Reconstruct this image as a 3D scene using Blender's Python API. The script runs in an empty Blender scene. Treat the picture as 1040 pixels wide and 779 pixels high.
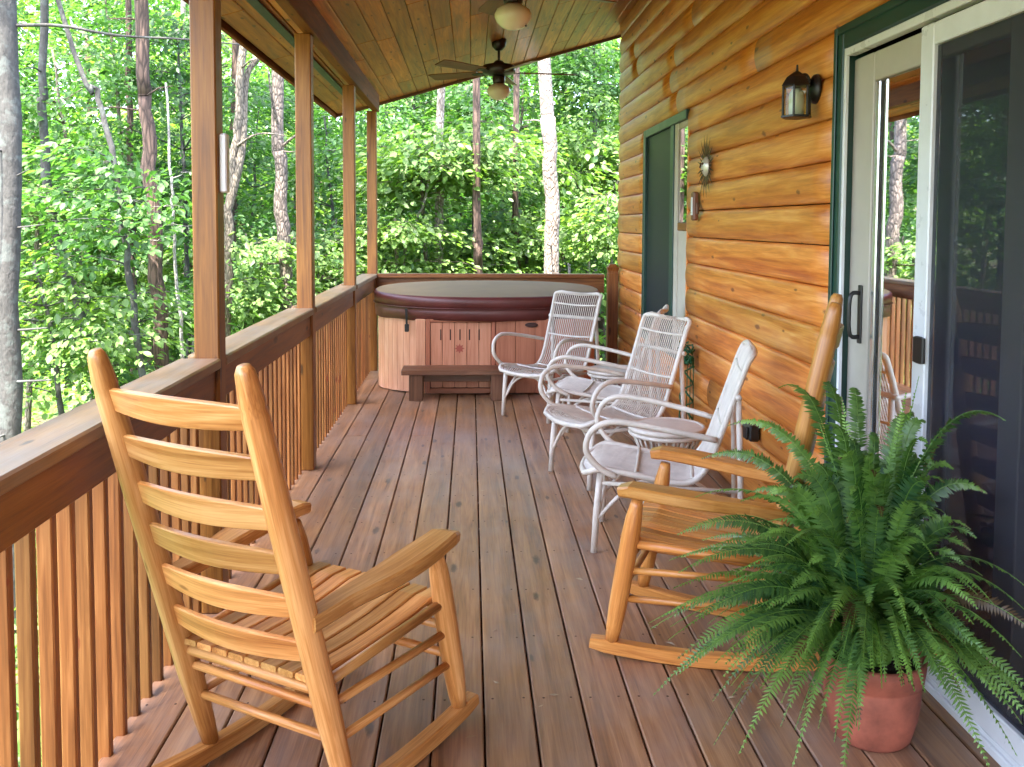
import bpy, math, random
import numpy as np
from mathutils import Vector, Matrix

random.seed(7)
RNG = np.random.default_rng(11)
PI = math.pi
scene = bpy.context.scene
COL = scene.collection

# ------------------------------------------------------------------ camera
FPX, PCX, PCY, EYE = 930.0, 520.0, 280.0, 1.42
PIT, YAW, ROL = 0.05706809, 0.04527859, -0.00433014
cp, sp, cw, sw, cr, sr = math.cos(PIT), math.sin(PIT), math.cos(YAW), math.sin(YAW), math.cos(ROL), math.sin(ROL)
FW = Vector((sw * cp, cw * cp, -sp)); RT0 = Vector((cw, -sw, 0)); DN0 = FW.cross(RT0)
RT = cr * RT0 + sr * DN0; DN = -sr * RT0 + cr * DN0
EYEP = Vector((0, 0, EYE))
cam = bpy.data.cameras.new('camera'); cam_o = bpy.data.objects.new('camera', cam); COL.objects.link(cam_o)
m = Matrix((( RT.x, -DN.x, -FW.x, 0), (RT.y, -DN.y, -FW.y, 0), (RT.z, -DN.z, -FW.z, EYE), (0, 0, 0, 1)))
cam_o.matrix_world = m
cam.sensor_width = 36; cam.lens = FPX / 1040 * 36; cam.shift_y = -(389.5 - PCY) / 1040
cam.clip_start = 0.05; cam.clip_end = 500
scene.camera = cam_o

def ray_at(x, y, Y):
    """the point at distance Y down the deck seen towards a direction (survey helper for the trees)"""
    d = RT * ((x - PCX) / FPX) + DN * ((y - PCY) / FPX) + FW
    return EYEP + d * (Y / d.y)

# ------------------------------------------------------------------ objects, tags
def tag(o, label=None, cat=None, group=None, kind=None):
    if label: o['label'] = label
    if cat: o['category'] = cat
    if group: o['group'] = group
    if kind: o['kind'] = kind
    return o

def empty(name, loc=(0, 0, 0), rz=0.0):
    o = bpy.data.objects.new(name, None); COL.objects.link(o)
    o.location = loc; o.rotation_euler = (0, 0, rz); o.empty_display_size = 0.1
    return o

class MB:
    """collects shapes and links them as ONE mesh object"""
    def __init__(self):
        self.v, self.f, self.g, self.t, self.s, self.n = [], [], [], [], [], 0
    def add(self, verts, faces, gcs, tone=None, smooth=False):
        b = self.n
        if tone is None: tone = random.random()
        off = (random.uniform(0, 40), random.uniform(0, 40), random.uniform(0, 40))
        self.v += [tuple(p) for p in verts]; self.n += len(verts)
        self.g += [(a + off[0], c + off[1], d + off[2]) for a, c, d in gcs]
        self.t += [tone] * len(verts)
        self.f += [tuple(i + b for i in q) for q in faces]; self.s += [smooth] * len(faces)
        return self
    def sweep(self, pts, prof, up=(0, 0, 1), smooth=False, tone=None, cap=True, closed=False, scale=None, fixed=False):
        """prof(i) or list: [(a, b)] - a along the side axis, b along the up axis"""
        pts = [Vector(p) for p in pts]; n = len(pts); up = Vector(up)
        V, G, F = [], [], []; s = 0.0; U = None; k = 0
        for i, p in enumerate(pts):
            if closed: t = pts[(i + 1) % n] - pts[i - 1]
            else: t = pts[min(i + 1, n - 1)] - pts[max(i - 1, 0)]
            t = t.normalized() if t.length > 1e-9 else Vector((0, 0, 1))
            if U is None or fixed:
                u0 = up if abs(t.dot(up)) < 0.98 or fixed else (Vector((1, 0, 0)) if abs(t.x) < 0.9 else Vector((0, 1, 0)))
                U = (u0 - t * t.dot(u0)).normalized()
            else: U = (U - t * t.dot(U)).normalized()
            S = t.cross(U)
            if i: s += (p - pts[i - 1]).length
            pr = prof(i) if callable(prof) else prof
            sc = scale[i] if scale else 1.0
            k = len(pr)
            for a, b in pr:
                V.append(p + S * (a * sc) + U * (b * sc)); G.append((s, a * sc, b * sc))
        rings = n if closed else n - 1
        for i in range(rings):
            j = (i + 1) % n
            for c in range(k):
                d = (c + 1) % k
                F.append((i * k + c, i * k + d, j * k + d, j * k + c))
        if cap and not closed:
            F.append(tuple(range(k))[::-1]); F.append(tuple((n - 1) * k + c for c in range(k)))
        return self.add(V, F, G, tone, smooth)
    def tube(self, pts, r, n=8, tone=None, closed=False, scale=None, smooth=True):
        return self.sweep(pts, [(r * math.cos(2 * PI * c / n), r * math.sin(2 * PI * c / n)) for c in range(n)],
                          smooth=smooth, tone=tone, closed=closed, scale=scale)
    def bar(self, p0, p1, w, h, up=(0, 0, 1), ch=0.003, tone=None, ends=True):
        a, b = w / 2, h / 2; c = min(ch, a * .9, b * .9)
        pr = [(-a + c, -b), (a - c, -b), (a, -b + c), (a, b - c), (a - c, b), (-a + c, b), (-a, b - c), (-a, -b + c)]
        if not ends: return self.sweep([p0, p1], pr, up, tone=tone, fixed=True)
        p0, p1 = Vector(p0), Vector(p1); L = (p1 - p0).length
        if L < 2.5 * c: return self.sweep([p0, p1], pr, up, tone=tone, fixed=True)
        d = (p1 - p0) / L; q = 1 - c / max(min(a, b), 1e-6) * .8
        return self.sweep([p0, p0 + d * c, p1 - d * c, p1], pr, up, tone=tone, fixed=True, scale=[q, 1, 1, q])
    def box(self, x0, x1, y0, y1, z0, z1, ch=0.003, tone=None):
        L = (x1 - x0, y1 - y0, z1 - z0); ax = L.index(max(L)); c = ((x0 + x1) / 2, (y0 + y1) / 2, (z0 + z1) / 2)
        if ax == 0: return self.bar((x0, c[1], c[2]), (x1, c[1], c[2]), L[1], L[2], (0, 0, 1), ch, tone)
        if ax == 1: return self.bar((c[0], y0, c[2]), (c[0], y1, c[2]), L[0], L[2], (0, 0, 1), ch, tone)
        return self.bar((c[0], c[1], z0), (c[0], c[1], z1), L[0], L[1], (0, 1, 0), ch, tone)
    def lathe(self, prof, c=(0, 0, 0), n=32, tone=None, smooth=True, cap0=True, cap1=True):
        V, G, F = [], [], []; s = 0
        for i, (r, z) in enumerate(prof):
            if i: s += math.hypot(r - prof[i - 1][0], z - prof[i - 1][1])
            for k in range(n):
                a = 2 * PI * k / n
                V.append((c[0] + r * math.cos(a), c[1] + r * math.sin(a), c[2] + z)); G.append((s, r * math.cos(a), r * math.sin(a)))
        for i in range(len(prof) - 1):
            for k in range(n):
                j = (k + 1) % n; F.append((i * n + k, i * n + j, i * n + n + j, i * n + n + k))
        if cap0: F.append(tuple(range(n))[::-1])
        if cap1: F.append(tuple((len(prof) - 1) * n + k for k in range(n)))
        return self.add(V, F, G, tone, smooth)
    def ball(self, c, r, n=12, sz=1.0, tone=None):
        k = n // 2
        return self.lathe([(max(r * math.sin(PI * i / k), 1e-4), -r * sz * math.cos(PI * i / k)) for i in range(k + 1)], c, n, tone)
    def build(self, name, mat, parent=None):
        me = bpy.data.meshes.new(name); me.from_pydata(self.v, [], self.f)
        a = me.attributes.new('gc', 'FLOAT_VECTOR', 'POINT'); a.data.foreach_set('vector', np.array(self.g, np.float32).ravel())
        a = me.attributes.new('tone', 'FLOAT', 'POINT'); a.data.foreach_set('value', np.array(self.t, np.float32))
        me.polygons.foreach_set('use_smooth', np.array(self.s, bool))
        me.materials.append(mat); me.update()
        o = bpy.data.objects.new(name, me); COL.objects.link(o)
        if parent: o.parent = parent
        return o

def fast_mesh(name, verts, faces, tone, mat, parent=None, smooth=True):
    """numpy arrays of vertices and equal-size faces -> one object"""
    me = bpy.data.meshes.new(name); n, k = faces.shape
    me.vertices.add(len(verts)); me.vertices.foreach_set('co', verts.astype(np.float32).ravel())
    me.loops.add(n * k); me.loops.foreach_set('vertex_index', faces.astype(np.int32).ravel())
    me.polygons.add(n); me.polygons.foreach_set('loop_start', (np.arange(n) * k).astype(np.int32))
    try: me.polygons.foreach_set('loop_total', np.full(n, k, np.int32))
    except Exception: pass
    me.update(calc_edges=True)
    a = me.attributes.new('tone', 'FLOAT', 'POINT'); a.data.foreach_set('value', tone.astype(np.float32))
    me.polygons.foreach_set('use_smooth', np.full(n, smooth, bool))
    me.materials.append(mat)
    o = bpy.data.objects.new(name, me); COL.objects.link(o)
    if parent: o.parent = parent
    return o

def bez(p0, p1, p2, n):
    p0, p1, p2 = Vector(p0), Vector(p1), Vector(p2)
    return [p0 * (1 - t) ** 2 + p1 * 2 * t * (1 - t) + p2 * t * t for t in [i / n for i in range(n + 1)]]

def smooth_path(pts, n=6):
    """Catmull-Rom through the points"""
    P = [Vector(p) for p in pts]; P = [P[0] * 2 - P[1]] + P + [P[-1] * 2 - P[-2]]; out = []
    for i in range(1, len(P) - 2):
        a, b, c, d = P[i - 1:i + 3]
        for k in range(n):
            t = k / n
            out.append(0.5 * ((2 * b) + (c - a) * t + (2 * a - 5 * b + 4 * c - d) * t * t + (3 * b - a - 3 * c + d) * t ** 3))
    return out + [P[-2]]

# ------------------------------------------------------------------ materials
class NT:
    def __init__(self, name):
        self.m = bpy.data.materials.new(name); self.m.use_nodes = True
        self.t = self.m.node_tree; self.t.nodes.clear()
        self.out = self.t.nodes.new('ShaderNodeOutputMaterial')
    def n(self, typ, **kw):
        o = self.t.nodes.new(typ)
        for k, v in kw.items():
            if k.startswith('i_'):
                key = k[2:].replace('_', ' '); o.inputs[int(key) if key.isdigit() else key].default_value = v
            else: setattr(o, k, v)
        return o
    def l(self, a, b): self.t.links.new(a, b)
    def math(self, op, a, b=None, c=None):
        o = self.n('ShaderNodeMath', operation=op)
        for i, x in enumerate((a, b, c)):
            if x is None: continue
            if isinstance(x, (int, float)): o.inputs[i].default_value = x
            else: self.l(x, o.inputs[i])
        return o.outputs[0]
    def ramp(self, fac, stops):
        o = self.n('ShaderNodeValToRGB'); e = o.color_ramp.elements
        while len(e) < len(stops): e.new(0.5)
        for x, (p, c) in zip(e, stops): x.position = p; x.color = (*c, 1) if len(c) == 3 else c
        self.l(fac, o.inputs[0]); return o.outputs[0]
    def mix(self, fac, a, b, mode='MIX'):
        o = self.n('ShaderNodeMix', data_type='RGBA', blend_type=mode)
        for sock, x in ((o.inputs[0], fac), (o.inputs[6], a), (o.inputs[7], b)):
            if isinstance(x, (int, float)): sock.default_value = x
            elif isinstance(x, (tuple, list)): sock.default_value = (*x, 1) if len(x) == 3 else x
            else: self.l(x, sock)
        return o.outputs[2]
    def vec(self, v, sx, sy, sz):
        o = self.n('ShaderNodeVectorMath', operation='MULTIPLY'); self.l(v, o.inputs[0]); o.inputs[1].default_value = (sx, sy, sz); return o.outputs[0]
    def noise(self, v, scale=1.0, detail=3, rough=.55, dist=0.0):
        o = self.n('ShaderNodeTexNoise'); self.l(v, o.inputs['Vector'])
        o.inputs['Scale'].default_value = scale; o.inputs['Detail'].default_value = detail
        o.inputs['Roughness'].default_value = rough; o.inputs['Distortion'].default_value = dist
        return o.outputs['Fac']

def hexc(r, g, b, k=1.0):
    f = lambda c: (c / 255 / 12.92 if c / 255 <= .04045 else ((c / 255 + .055) / 1.055) ** 2.4) * k
    return (f(r), f(g), f(b))

def wood(name, dark, mid, light, knots=0.5, rough=.42, tonevar=.35, coat=0.0, grain=1.0, greying=0.0, spec=.5, knotcol=None, bump=.12, kscale=(2.0, 7.0)):
    N = NT(name)
    gc = N.n('ShaderNodeAttribute', attribute_name='gc').outputs['Vector']
    tone = N.n('ShaderNodeAttribute', attribute_name='tone').outputs['Fac']
    big = N.noise(N.vec(gc, 1.3, 16, 16), 1.0, 3, .6, .8)
    rings = N.noise(N.vec(gc, 2.2 * grain, 60 * grain, 60 * grain), 1.0, 4, .6, 1.2)
    fine = N.noise(N.vec(gc, 9, 330, 330), 1.0, 2, .5)
    f = N.math('ADD', N.math('MULTIPLY', big, .5), N.math('ADD', N.math('MULTIPLY', rings, .38), N.math('MULTIPLY', fine, .12)))
    col = N.ramp(f, [(.36, dark), (.5, mid), (.64, light)])
    if knots > 0:
        vo = N.n('ShaderNodeTexVoronoi', feature='F1', voronoi_dimensions='2D'); vo.inputs['Scale'].default_value = 1.0; vo.inputs['Randomness'].default_value = .9
        sp_ = N.n('ShaderNodeSeparateXYZ'); N.l(gc, sp_.inputs[0]); cb = N.n('ShaderNodeCombineXYZ')
        N.l(N.math('MULTIPLY', sp_.outputs[0], kscale[0]), cb.inputs[0]); N.l(N.math('MULTIPLY', N.math('ADD', sp_.outputs[1], N.math('MULTIPLY', sp_.outputs[2], .8)), kscale[1]), cb.inputs[1])
        N.l(cb.outputs[0], vo.inputs['Vector'])
        sel = N.n('ShaderNodeSeparateColor'); N.l(vo.outputs['Color'], sel.inputs[0])
        size = N.math('MULTIPLY', N.math('GREATER_THAN', sel.outputs[0], 1 - knots), N.math('ADD', N.math('MULTIPLY', sel.outputs[1], .10), .05))
        d = N.math('DIVIDE', vo.outputs['Distance'], N.math('ADD', size, .0001))
        wob = N.noise(N.vec(gc, 40, 90, 90), 1.0, 2)
        d = N.math('ADD', d, N.math('MULTIPLY', N.math('SUBTRACT', wob, .5), .9))
        k1 = N.ramp(d, [(.45, (1, 1, 1)), (.75, (.5, .5, .5)), (1.25, (0, 0, 0))])
        kc = knotcol or tuple(c * .3 for c in dark)
        col = N.mix(N.math('MULTIPLY', k1, .85), col, kc)
    if greying > 0:  # grey patches: real weathering on the deck, skylight painted into the cap
        ob = N.n('ShaderNodeTexCoord').outputs['Object']
        w = N.noise(ob, 2.6, 5, .65)
        w2 = N.noise(N.vec(gc, 1.2, 5, 5), 1.0, 4, .7)
        wf = N.ramp(N.math('MULTIPLY', N.math('ADD', w, w2), .5), [(.42, (0, 0, 0)), (.62, (1, 1, 1))])
        gr = sum(light) / 3
        col = N.mix(N.math('MULTIPLY', wf, greying), col, (gr * 1.12, gr * .98, gr * .9))
    hs = N.n('ShaderNodeHueSaturation'); N.l(col, hs.inputs['Color'])
    N.l(N.math('ADD', N.math('MULTIPLY', tone, tonevar * 2), 1 - tonevar), hs.inputs['Value'])
    N.l(N.math('ADD', N.math('MULTIPLY', tone, -.008), .504), hs.inputs['Hue'])
    b = N.n('ShaderNodeBsdfPrincipled'); N.l(hs.outputs[0], b.inputs['Base Color'])
    N.l(N.math('ADD', N.math('MULTIPLY', rings, .25), rough - .12), b.inputs['Roughness'])
    b.inputs['Specular IOR Level'].default_value = spec
    if coat: b.inputs['Coat Weight'].default_value = coat; b.inputs['Coat Roughness'].default_value = .22
    bp = N.n('ShaderNodeBump'); bp.inputs['Strength'].default_value = bump; bp.inputs['Distance'].default_value = .004
    N.l(N.math('ADD', rings, N.math('MULTIPLY', fine, .6)), bp.inputs['Height']); N.l(bp.outputs[0], b.inputs['Normal'])
    N.l(b.outputs[0], N.out.inputs[0]); return N.m

def plain(name, col, rough=.5, metal=0.0, var=.12, scale=9.0, bump=0.0, spec=.5, coat=0.0):
    N = NT(name); ob = N.n('ShaderNodeTexCoord').outputs['Object']
    nz = N.noise(ob, scale, 5, .6)
    lo = tuple(c * (1 - var) for c in col); hi = tuple(min(1, c * (1 + var)) for c in col)
    b = N.n('ShaderNodeBsdfPrincipled'); N.l(N.ramp(nz, [(.3, lo), (.7, hi)]), b.inputs['Base Color'])
    N.l(N.math('ADD', N.math('MULTIPLY', nz, .2), rough - .1), b.inputs['Roughness'])
    b.inputs['Metallic'].default_value = metal; b.inputs['Specular IOR Level'].default_value = spec; b.inputs['Coat Weight'].default_value = coat
    if bump:
        bp = N.n('ShaderNodeBump'); bp.inputs['Strength'].default_value = bump; bp.inputs['Distance'].default_value = .01
        N.l(N.noise(ob, scale * 4, 4), bp.inputs['Height']); N.l(bp.outputs[0], b.inputs['Normal'])
    N.l(b.outputs[0], N.out.inputs[0]); return N.m

def leaf_mat(name, dark, light, trans, tmix=.5, gloss=.035, dead=None):
    N = NT(name); tone = N.n('ShaderNodeAttribute', attribute_name='tone').outputs['Fac']
    col = N.ramp(tone, [(0.0, dark), (1.0, light)] if not dead else [(0.0, dark), (.86, light), (.95, dead)])
    tr = N.mix(1.0, col, trans, 'MULTIPLY')
    d = N.n('ShaderNodeBsdfDiffuse'); N.l(col, d.inputs[0])
    t = N.n('ShaderNodeBsdfTranslucent'); N.l(tr, t.inputs[0])
    g = N.n('ShaderNodeBsdfGlossy', i_Roughness=.5); g.inputs[0].default_value = (1, 1, 1, 1)
    m1 = N.n('ShaderNodeMixShader'); m1.inputs[0].default_value = tmix; N.l(d.outputs[0], m1.inputs[1]); N.l(t.outputs[0], m1.inputs[2])
    m2 = N.n('ShaderNodeMixShader'); m2.inputs[0].default_value = gloss; N.l(m1.outputs[0], m2.inputs[1]); N.l(g.outputs[0], m2.inputs[2])
    N.l(m2.outputs[0], N.out.inputs[0]); return N.m

def bark_mat(name, dark, light, sx=9, sz=2.2, lichen=None, amount=.35, vw=.6):
    N = NT(name); ob = N.n('ShaderNodeTexCoord').outputs['Object']
    v = N.vec(ob, sx, sx, sz)
    vo = N.n('ShaderNodeTexVoronoi', feature='DISTANCE_TO_EDGE'); N.l(v, vo.inputs['Vector']); vo.inputs['Scale'].default_value = 2.2
    nz = N.noise(v, 2.0, 5, .65)
    f = N.math('ADD', N.math('MULTIPLY', N.math('MINIMUM', N.math('MULTIPLY', vo.outputs['Distance'], 4), 1), vw), N.math('MULTIPLY', nz, 1.1 - vw))
    col = N.ramp(f, [(.2, dark), (.75, light)])
    if lichen:
        ln = N.ramp(N.noise(ob, 7, 4, .6), [(.52, (0, 0, 0)), (.6, (1, 1, 1))])
        col = N.mix(N.math('MULTIPLY', ln, amount), col, lichen)
    b = N.n('ShaderNodeBsdfPrincipled', i_Roughness=.9); N.l(col, b.inputs['Base Color'])
    bp = N.n('ShaderNodeBump'); bp.inputs['Strength'].default_value = .6; bp.inputs['Distance'].default_value = .02
    N.l(f, bp.inputs['Height']); N.l(bp.outputs[0], b.inputs['Normal']); N.l(b.outputs[0], N.out.inputs[0]); return N.m

def glass_mat(name, tint, ior=1.55):
    N = NT(name); fr = N.n('ShaderNodeFresnel', i_IOR=ior)
    t = N.n('ShaderNodeBsdfTransparent'); t.inputs[0].default_value = (*tint, 1)
    g = N.n('ShaderNodeBsdfGlossy', i_Roughness=.015); g.inputs[0].default_value = (.95, .97, 1, 1)
    mx = N.n('ShaderNodeMixShader'); N.l(N.math('MINIMUM', N.math('MULTIPLY', fr.outputs[0], 1.25), 1.0), mx.inputs[0])
    N.l(t.outputs[0], mx.inputs[1]); N.l(g.outputs[0], mx.inputs[2]); N.l(mx.outputs[0], N.out.inputs[0]); return N.m

def screen_mat(name, col, open_):
    N = NT(name); ob = N.n('ShaderNodeTexCoord').outputs['Object']
    t = N.n('ShaderNodeBsdfTransparent'); d = N.n('ShaderNodeBsdfPrincipled', i_Roughness=.45)
    d.inputs['Base Color'].default_value = (*col, 1)
    mx = N.n('ShaderNodeMixShader'); mx.inputs[0].default_value = 1 - open_
    N.l(t.outputs[0], mx.inputs[1]); N.l(d.outputs[0], mx.inputs[2]); N.l(mx.outputs[0], N.out.inputs[0]); return N.m

M = {}
M['deck'] = wood('deck_wood', hexc(106, 68, 42), hexc(148, 103, 67), hexc(179, 133, 92), knots=.22, rough=.44, tonevar=.12, greying=.38, kscale=(2.4, 8), bump=.2, spec=.55)
M['post'] = wood('stained_post_wood', hexc(102, 58, 18), hexc(138, 86, 32), hexc(166, 112, 50), knots=.3, tonevar=.12, kscale=(2.6, 9))
M['rail'] = wood('stained_rail_wood', hexc(92, 50, 19), hexc(128, 76, 32), hexc(154, 100, 50), knots=.2, tonevar=.12, kscale=(2.6, 9))
M['cap'] = wood('skylit_cap_wood', hexc(104, 72, 42), hexc(140, 102, 64), hexc(168, 132, 92), knots=.2, tonevar=.1, greying=.55, bump=.2, kscale=(2.6, 9))  # cap greyed and lightened to carry the sky's light on its top
M['baluster'] = wood('baluster_wood', hexc(92, 50, 20), hexc(130, 80, 38), hexc(162, 110, 60), knots=.35, tonevar=.26, kscale=(4.5, 14), knotcol=hexc(112, 44, 20))
M['beam'] = wood('beam_wood', hexc(84, 42, 16), hexc(112, 60, 24), hexc(138, 80, 38), knots=.25, tonevar=.1, spec=.15, rough=.6, kscale=(2.6, 9))
M['log'] = wood('honey_log_siding', hexc(172, 86, 27), hexc(212, 130, 53), hexc(236, 168, 92), knots=.32, rough=.38, tonevar=.16, coat=.15, grain=.6, kscale=(3.0, 9), knotcol=hexc(110, 52, 20), bump=.08)
M['ceiling'] = wood('pine_ceiling', hexc(122, 58, 18), hexc(170, 94, 34), hexc(202, 128, 60), knots=.5, rough=.4, tonevar=.26, coat=.1, grain=.6, kscale=(3.4, 11), knotcol=hexc(74, 36, 14), bump=.05, spec=.25)
M['oak'] = wood('varnished_oak', hexc(150, 90, 38), hexc(196, 136, 74), hexc(226, 174, 112), knots=.08, rough=.36, tonevar=.26, coat=.12, grain=1.5, bump=.05, kscale=(4, 16), knotcol=hexc(130, 74, 34))
M['oak2'] = wood('orange_varnished_oak', hexc(160, 92, 36), hexc(196, 130, 62), hexc(218, 162, 92), knots=.08, rough=.34, tonevar=.2, coat=.15, grain=1.5, bump=.05, kscale=(4, 16), knotcol=hexc(130, 74, 34))
M['tubwood'] = wood('tub_cedar_panel', hexc(196, 130, 96), hexc(214, 152, 118), hexc(228, 172, 140), knots=0, rough=.5, tonevar=.06, bump=.04)
M['tubpanel'] = wood('tub_access_panel_wood', hexc(180, 114, 84), hexc(198, 134, 102), hexc(212, 150, 118), knots=0, rough=.5, tonevar=.05, bump=.04)
M['tubred'] = wood('tub_red_panel', hexc(150, 86, 60), hexc(170, 104, 74), hexc(184, 118, 88), knots=0, rough=.5, tonevar=.06, bump=.04)
M['bench'] = wood('dark_bench_wood', hexc(74, 46, 30), hexc(104, 68, 46), hexc(132, 92, 66), knots=.2, tonevar=.1, kscale=(2.6, 9))
M['rattan'] = plain('white_painted_rattan', (.64, .565, .49), .45, var=.12, scale=14)
M['rattan2'] = plain('worn_cream_rattan', (.62, .56, .5), .55, var=.22, scale=10)
M['terracotta'] = plain('terracotta', (.31, .085, .05), .75, var=.45, scale=11, bump=.1)
M['soil'] = plain('potting_soil', (.03, .018, .012), .95, var=.6, scale=50, bump=.8)
M['fern'] = leaf_mat('fern_leaf', (.018, .080, .020), (.24, .43, .065), (1.0, 1.2, .5), .4, .05, (.11, .06, .018))
M['fernstem'] = plain('fern_stem', (.10, .16, .03), .6)
M['green'] = plain('dark_green_paint', (.012, .05, .04), .35, var=.15)
M['whitemetal'] = plain('white_aluminium', (.72, .74, .78), .3, var=.06)
M['beige'] = plain('beige_vinyl', (.46, .42, .37), .4, var=.06)
M['alu'] = plain('polished_aluminium_strip', (.75, .78, .82), .22, metal=.85, var=.05)
M['black'] = plain('black_metal', (.012, .012, .013), .38, var=.3)
M['bronze'] = plain('dark_bronze_metal', (.035, .024, .02), .35, metal=.4, var=.2)
M['glass'] = glass_mat('window_glass', (.55, .58, .58))
M['screen'] = screen_mat('insect_screen', (.010, .014, .034), .5)
M['winscreen'] = screen_mat('dark_window_screen', (.02, .028, .033), .12)
M['dark'] = plain('dark_room', (.05, .042, .04), .8, var=.3, scale=2)
M['curtain'] = plain('cream_blind', (.5, .45, .38), .7, var=.08)
M['globe'] = plain('frosted_glass_globe', (.78, .70, .66), .25, var=.05, spec=.6)
M['blade'] = wood('fan_blade_wood', hexc(84, 52, 34), hexc(110, 70, 46), hexc(134, 92, 62), knots=0, tonevar=.05)
M['vinyl'] = plain('maroon_vinyl', (.105, .024, .02), .4, var=.25, scale=4, bump=.04)
M['lidtop'] = plain('skylit_vinyl_top', (.24, .17, .09), .7, var=.12, scale=3, bump=.03, spec=.1)  # olive tone puts the sky's reflection on the cover into its colour
M['emblem'] = plain('red_emblem', (.35, .075, .045), .5)
M['slot'] = plain('vent_slot', (.05, .02, .015), .8)
M['whiteplastic'] = plain('white_plastic', (.78, .78, .82), .35, var=.04)
M['redwood'] = plain('reddish_wood_frame', (.16, .055, .025), .45, var=.2)
M['rust'] = plain('rusty_metal_rays', (.10, .055, .035), .5, metal=.5, var=.4)
M['pewter'] = plain('pale_metal_face', (.6, .57, .52), .35, metal=.4, var=.2)
M['litter'] = plain('dry_leaf_bits', (.36, .27, .17), .8, var=.4)
M['wire'] = plain('green_wire', (.01, .10, .035), .4, var=.3)
M['lampglass'] = glass_mat('lantern_glass', (.85, .9, .8), 1.3)
M['candle'] = plain('white_bulb_sleeve', (.85, .85, .82), .4, var=.03)
M['shingle'] = plain('roof_felt', (.06, .055, .05), .9, var=.3)
M['leaf_mid'] = leaf_mat('leaf_mid_green', (.040, .11, .028), (.12, .24, .06), (1.25, 1.5, .6))
M['leaf_light'] = leaf_mat('leaf_yellow_green', (.065, .145, .03), (.19, .30, .075), (1.3, 1.45, .55))
M['leaf_dark'] = leaf_mat('leaf_deep_green', (.028, .078, .022), (.08, .17, .045), (1.2, 1.5, .6))
M['bark_grey'] = bark_mat('grey_lichen_bark', (.024, .022, .02), (.075, .07, .064), 11, 5, (.10, .11, .10), .7, vw=.12)
M['bark_pine'] = bark_mat('scaly_pine_bark', (.05, .036, .03), (.21, .165, .135), 14, 5)
M['bark_pale'] = bark_mat('pale_scaly_bark', (.11, .08, .065), (.38, .32, .27), 14, 5)
M['bark_brown'] = bark_mat('dark_brown_bark', (.04, .026, .02), (.13, .08, .06), 10, 2)
M['bark_tan'] = bark_mat('tan_bark', (.07, .055, .04), (.22, .18, .135), 16, 5)
M['bark_white'] = bark_mat('pale_bare_wood', (.18, .16, .14), (.36, .34, .31), 20, 6)

# ------------------------------------------------------------------ deck
PITCH = .1462; SEAM0 = .0415
def ceil_z(x): return 2.884 + .29 * x
WX = 1.42; YEND = 8.86; YBACK = -3.2
mb = MB()
k = -7
while True:
    x0 = SEAM0 + k * PITCH
    if x0 > WX + .01: break
    a, b = max(x0 + .003, -1.0), min(x0 + PITCH - .003, WX + .02)
    if b > a + .01:
        y = YBACK
        cuts = [YBACK] + sorted(random.uniform(-2, 8) for _ in range(2)) + [YEND]
        cuts = [YBACK, random.uniform(-1.5, 1.0), random.uniform(4.0, 7.6) if k % 3 == 0 else 8.0 + (k % 2) * .3, YEND]
        for y0, y1 in zip(cuts[:-1], cuts[1:]):
            mb.box(a, b, y0 + .0015, y1 - .0015, -.036, 0.0, ch=.004)
    k += 1
deck = mb.build('deck', M['deck']); tag(deck, 'red brown stained plank deck running the length of the porch', 'deck', kind='structure')
mb = MB(); rn = random.Random(2)
for kk in range(-7, 10):
    xa = SEAM0 + kk * PITCH
    for jj in range(4, 30):
        yy = -3.08 + jj * .41
        for q in (.03, .116):
            x_, y_ = xa + q + rn.uniform(-.004, .004), yy + rn.uniform(-.006, .006)
            if -.99 < x_ < WX - .01: mb.lathe([(.0042, .0008), (.0030, .0016)], (x_, y_, 0), 7, cap0=False)
o = mb.build('deck_nails', M['rust']); tag(o, kind='structure')
mb = MB()
for q in range(110):
    x_, y_ = rn.uniform(-.95, 1.3), rn.uniform(1.7, 8); a = rn.uniform(0, 6.28); l = rn.uniform(.004, .02); c_, s_ = math.cos(a) * l, math.sin(a) * l
    z_ = [rn.uniform(.0015, .006) for _ in range(4)]
    mb.add([(x_ - c_, y_ - s_, z_[0]), (x_ + s_ * .35, y_ - c_ * .35, z_[1]), (x_ + c_, y_ + s_, z_[2]), (x_ - s_ * .35, y_ + c_ * .35, z_[3])], [(0, 1, 2, 3)], [(0, 0, 0)] * 4)
o = mb.build('leaf_litter', M['litter']); tag(o, 'tiny dry leaf bits scattered over the deck boards', 'litter', kind='stuff')
mb = MB()
mb.box(-1.0, WX, -3.2, 8.85, -.30, -.25, tone=.3)
for i in range(30): mb.box(-.99, WX, -3.1 + i * .41, -3.06 + i * .41, -.25, -.038, tone=.3)
mb.box(-1.004, -.965, YBACK, YEND, -.249, -.04, tone=.3)
o = mb.build('deck_frame', M['bench']); tag(o, kind='structure')

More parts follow.
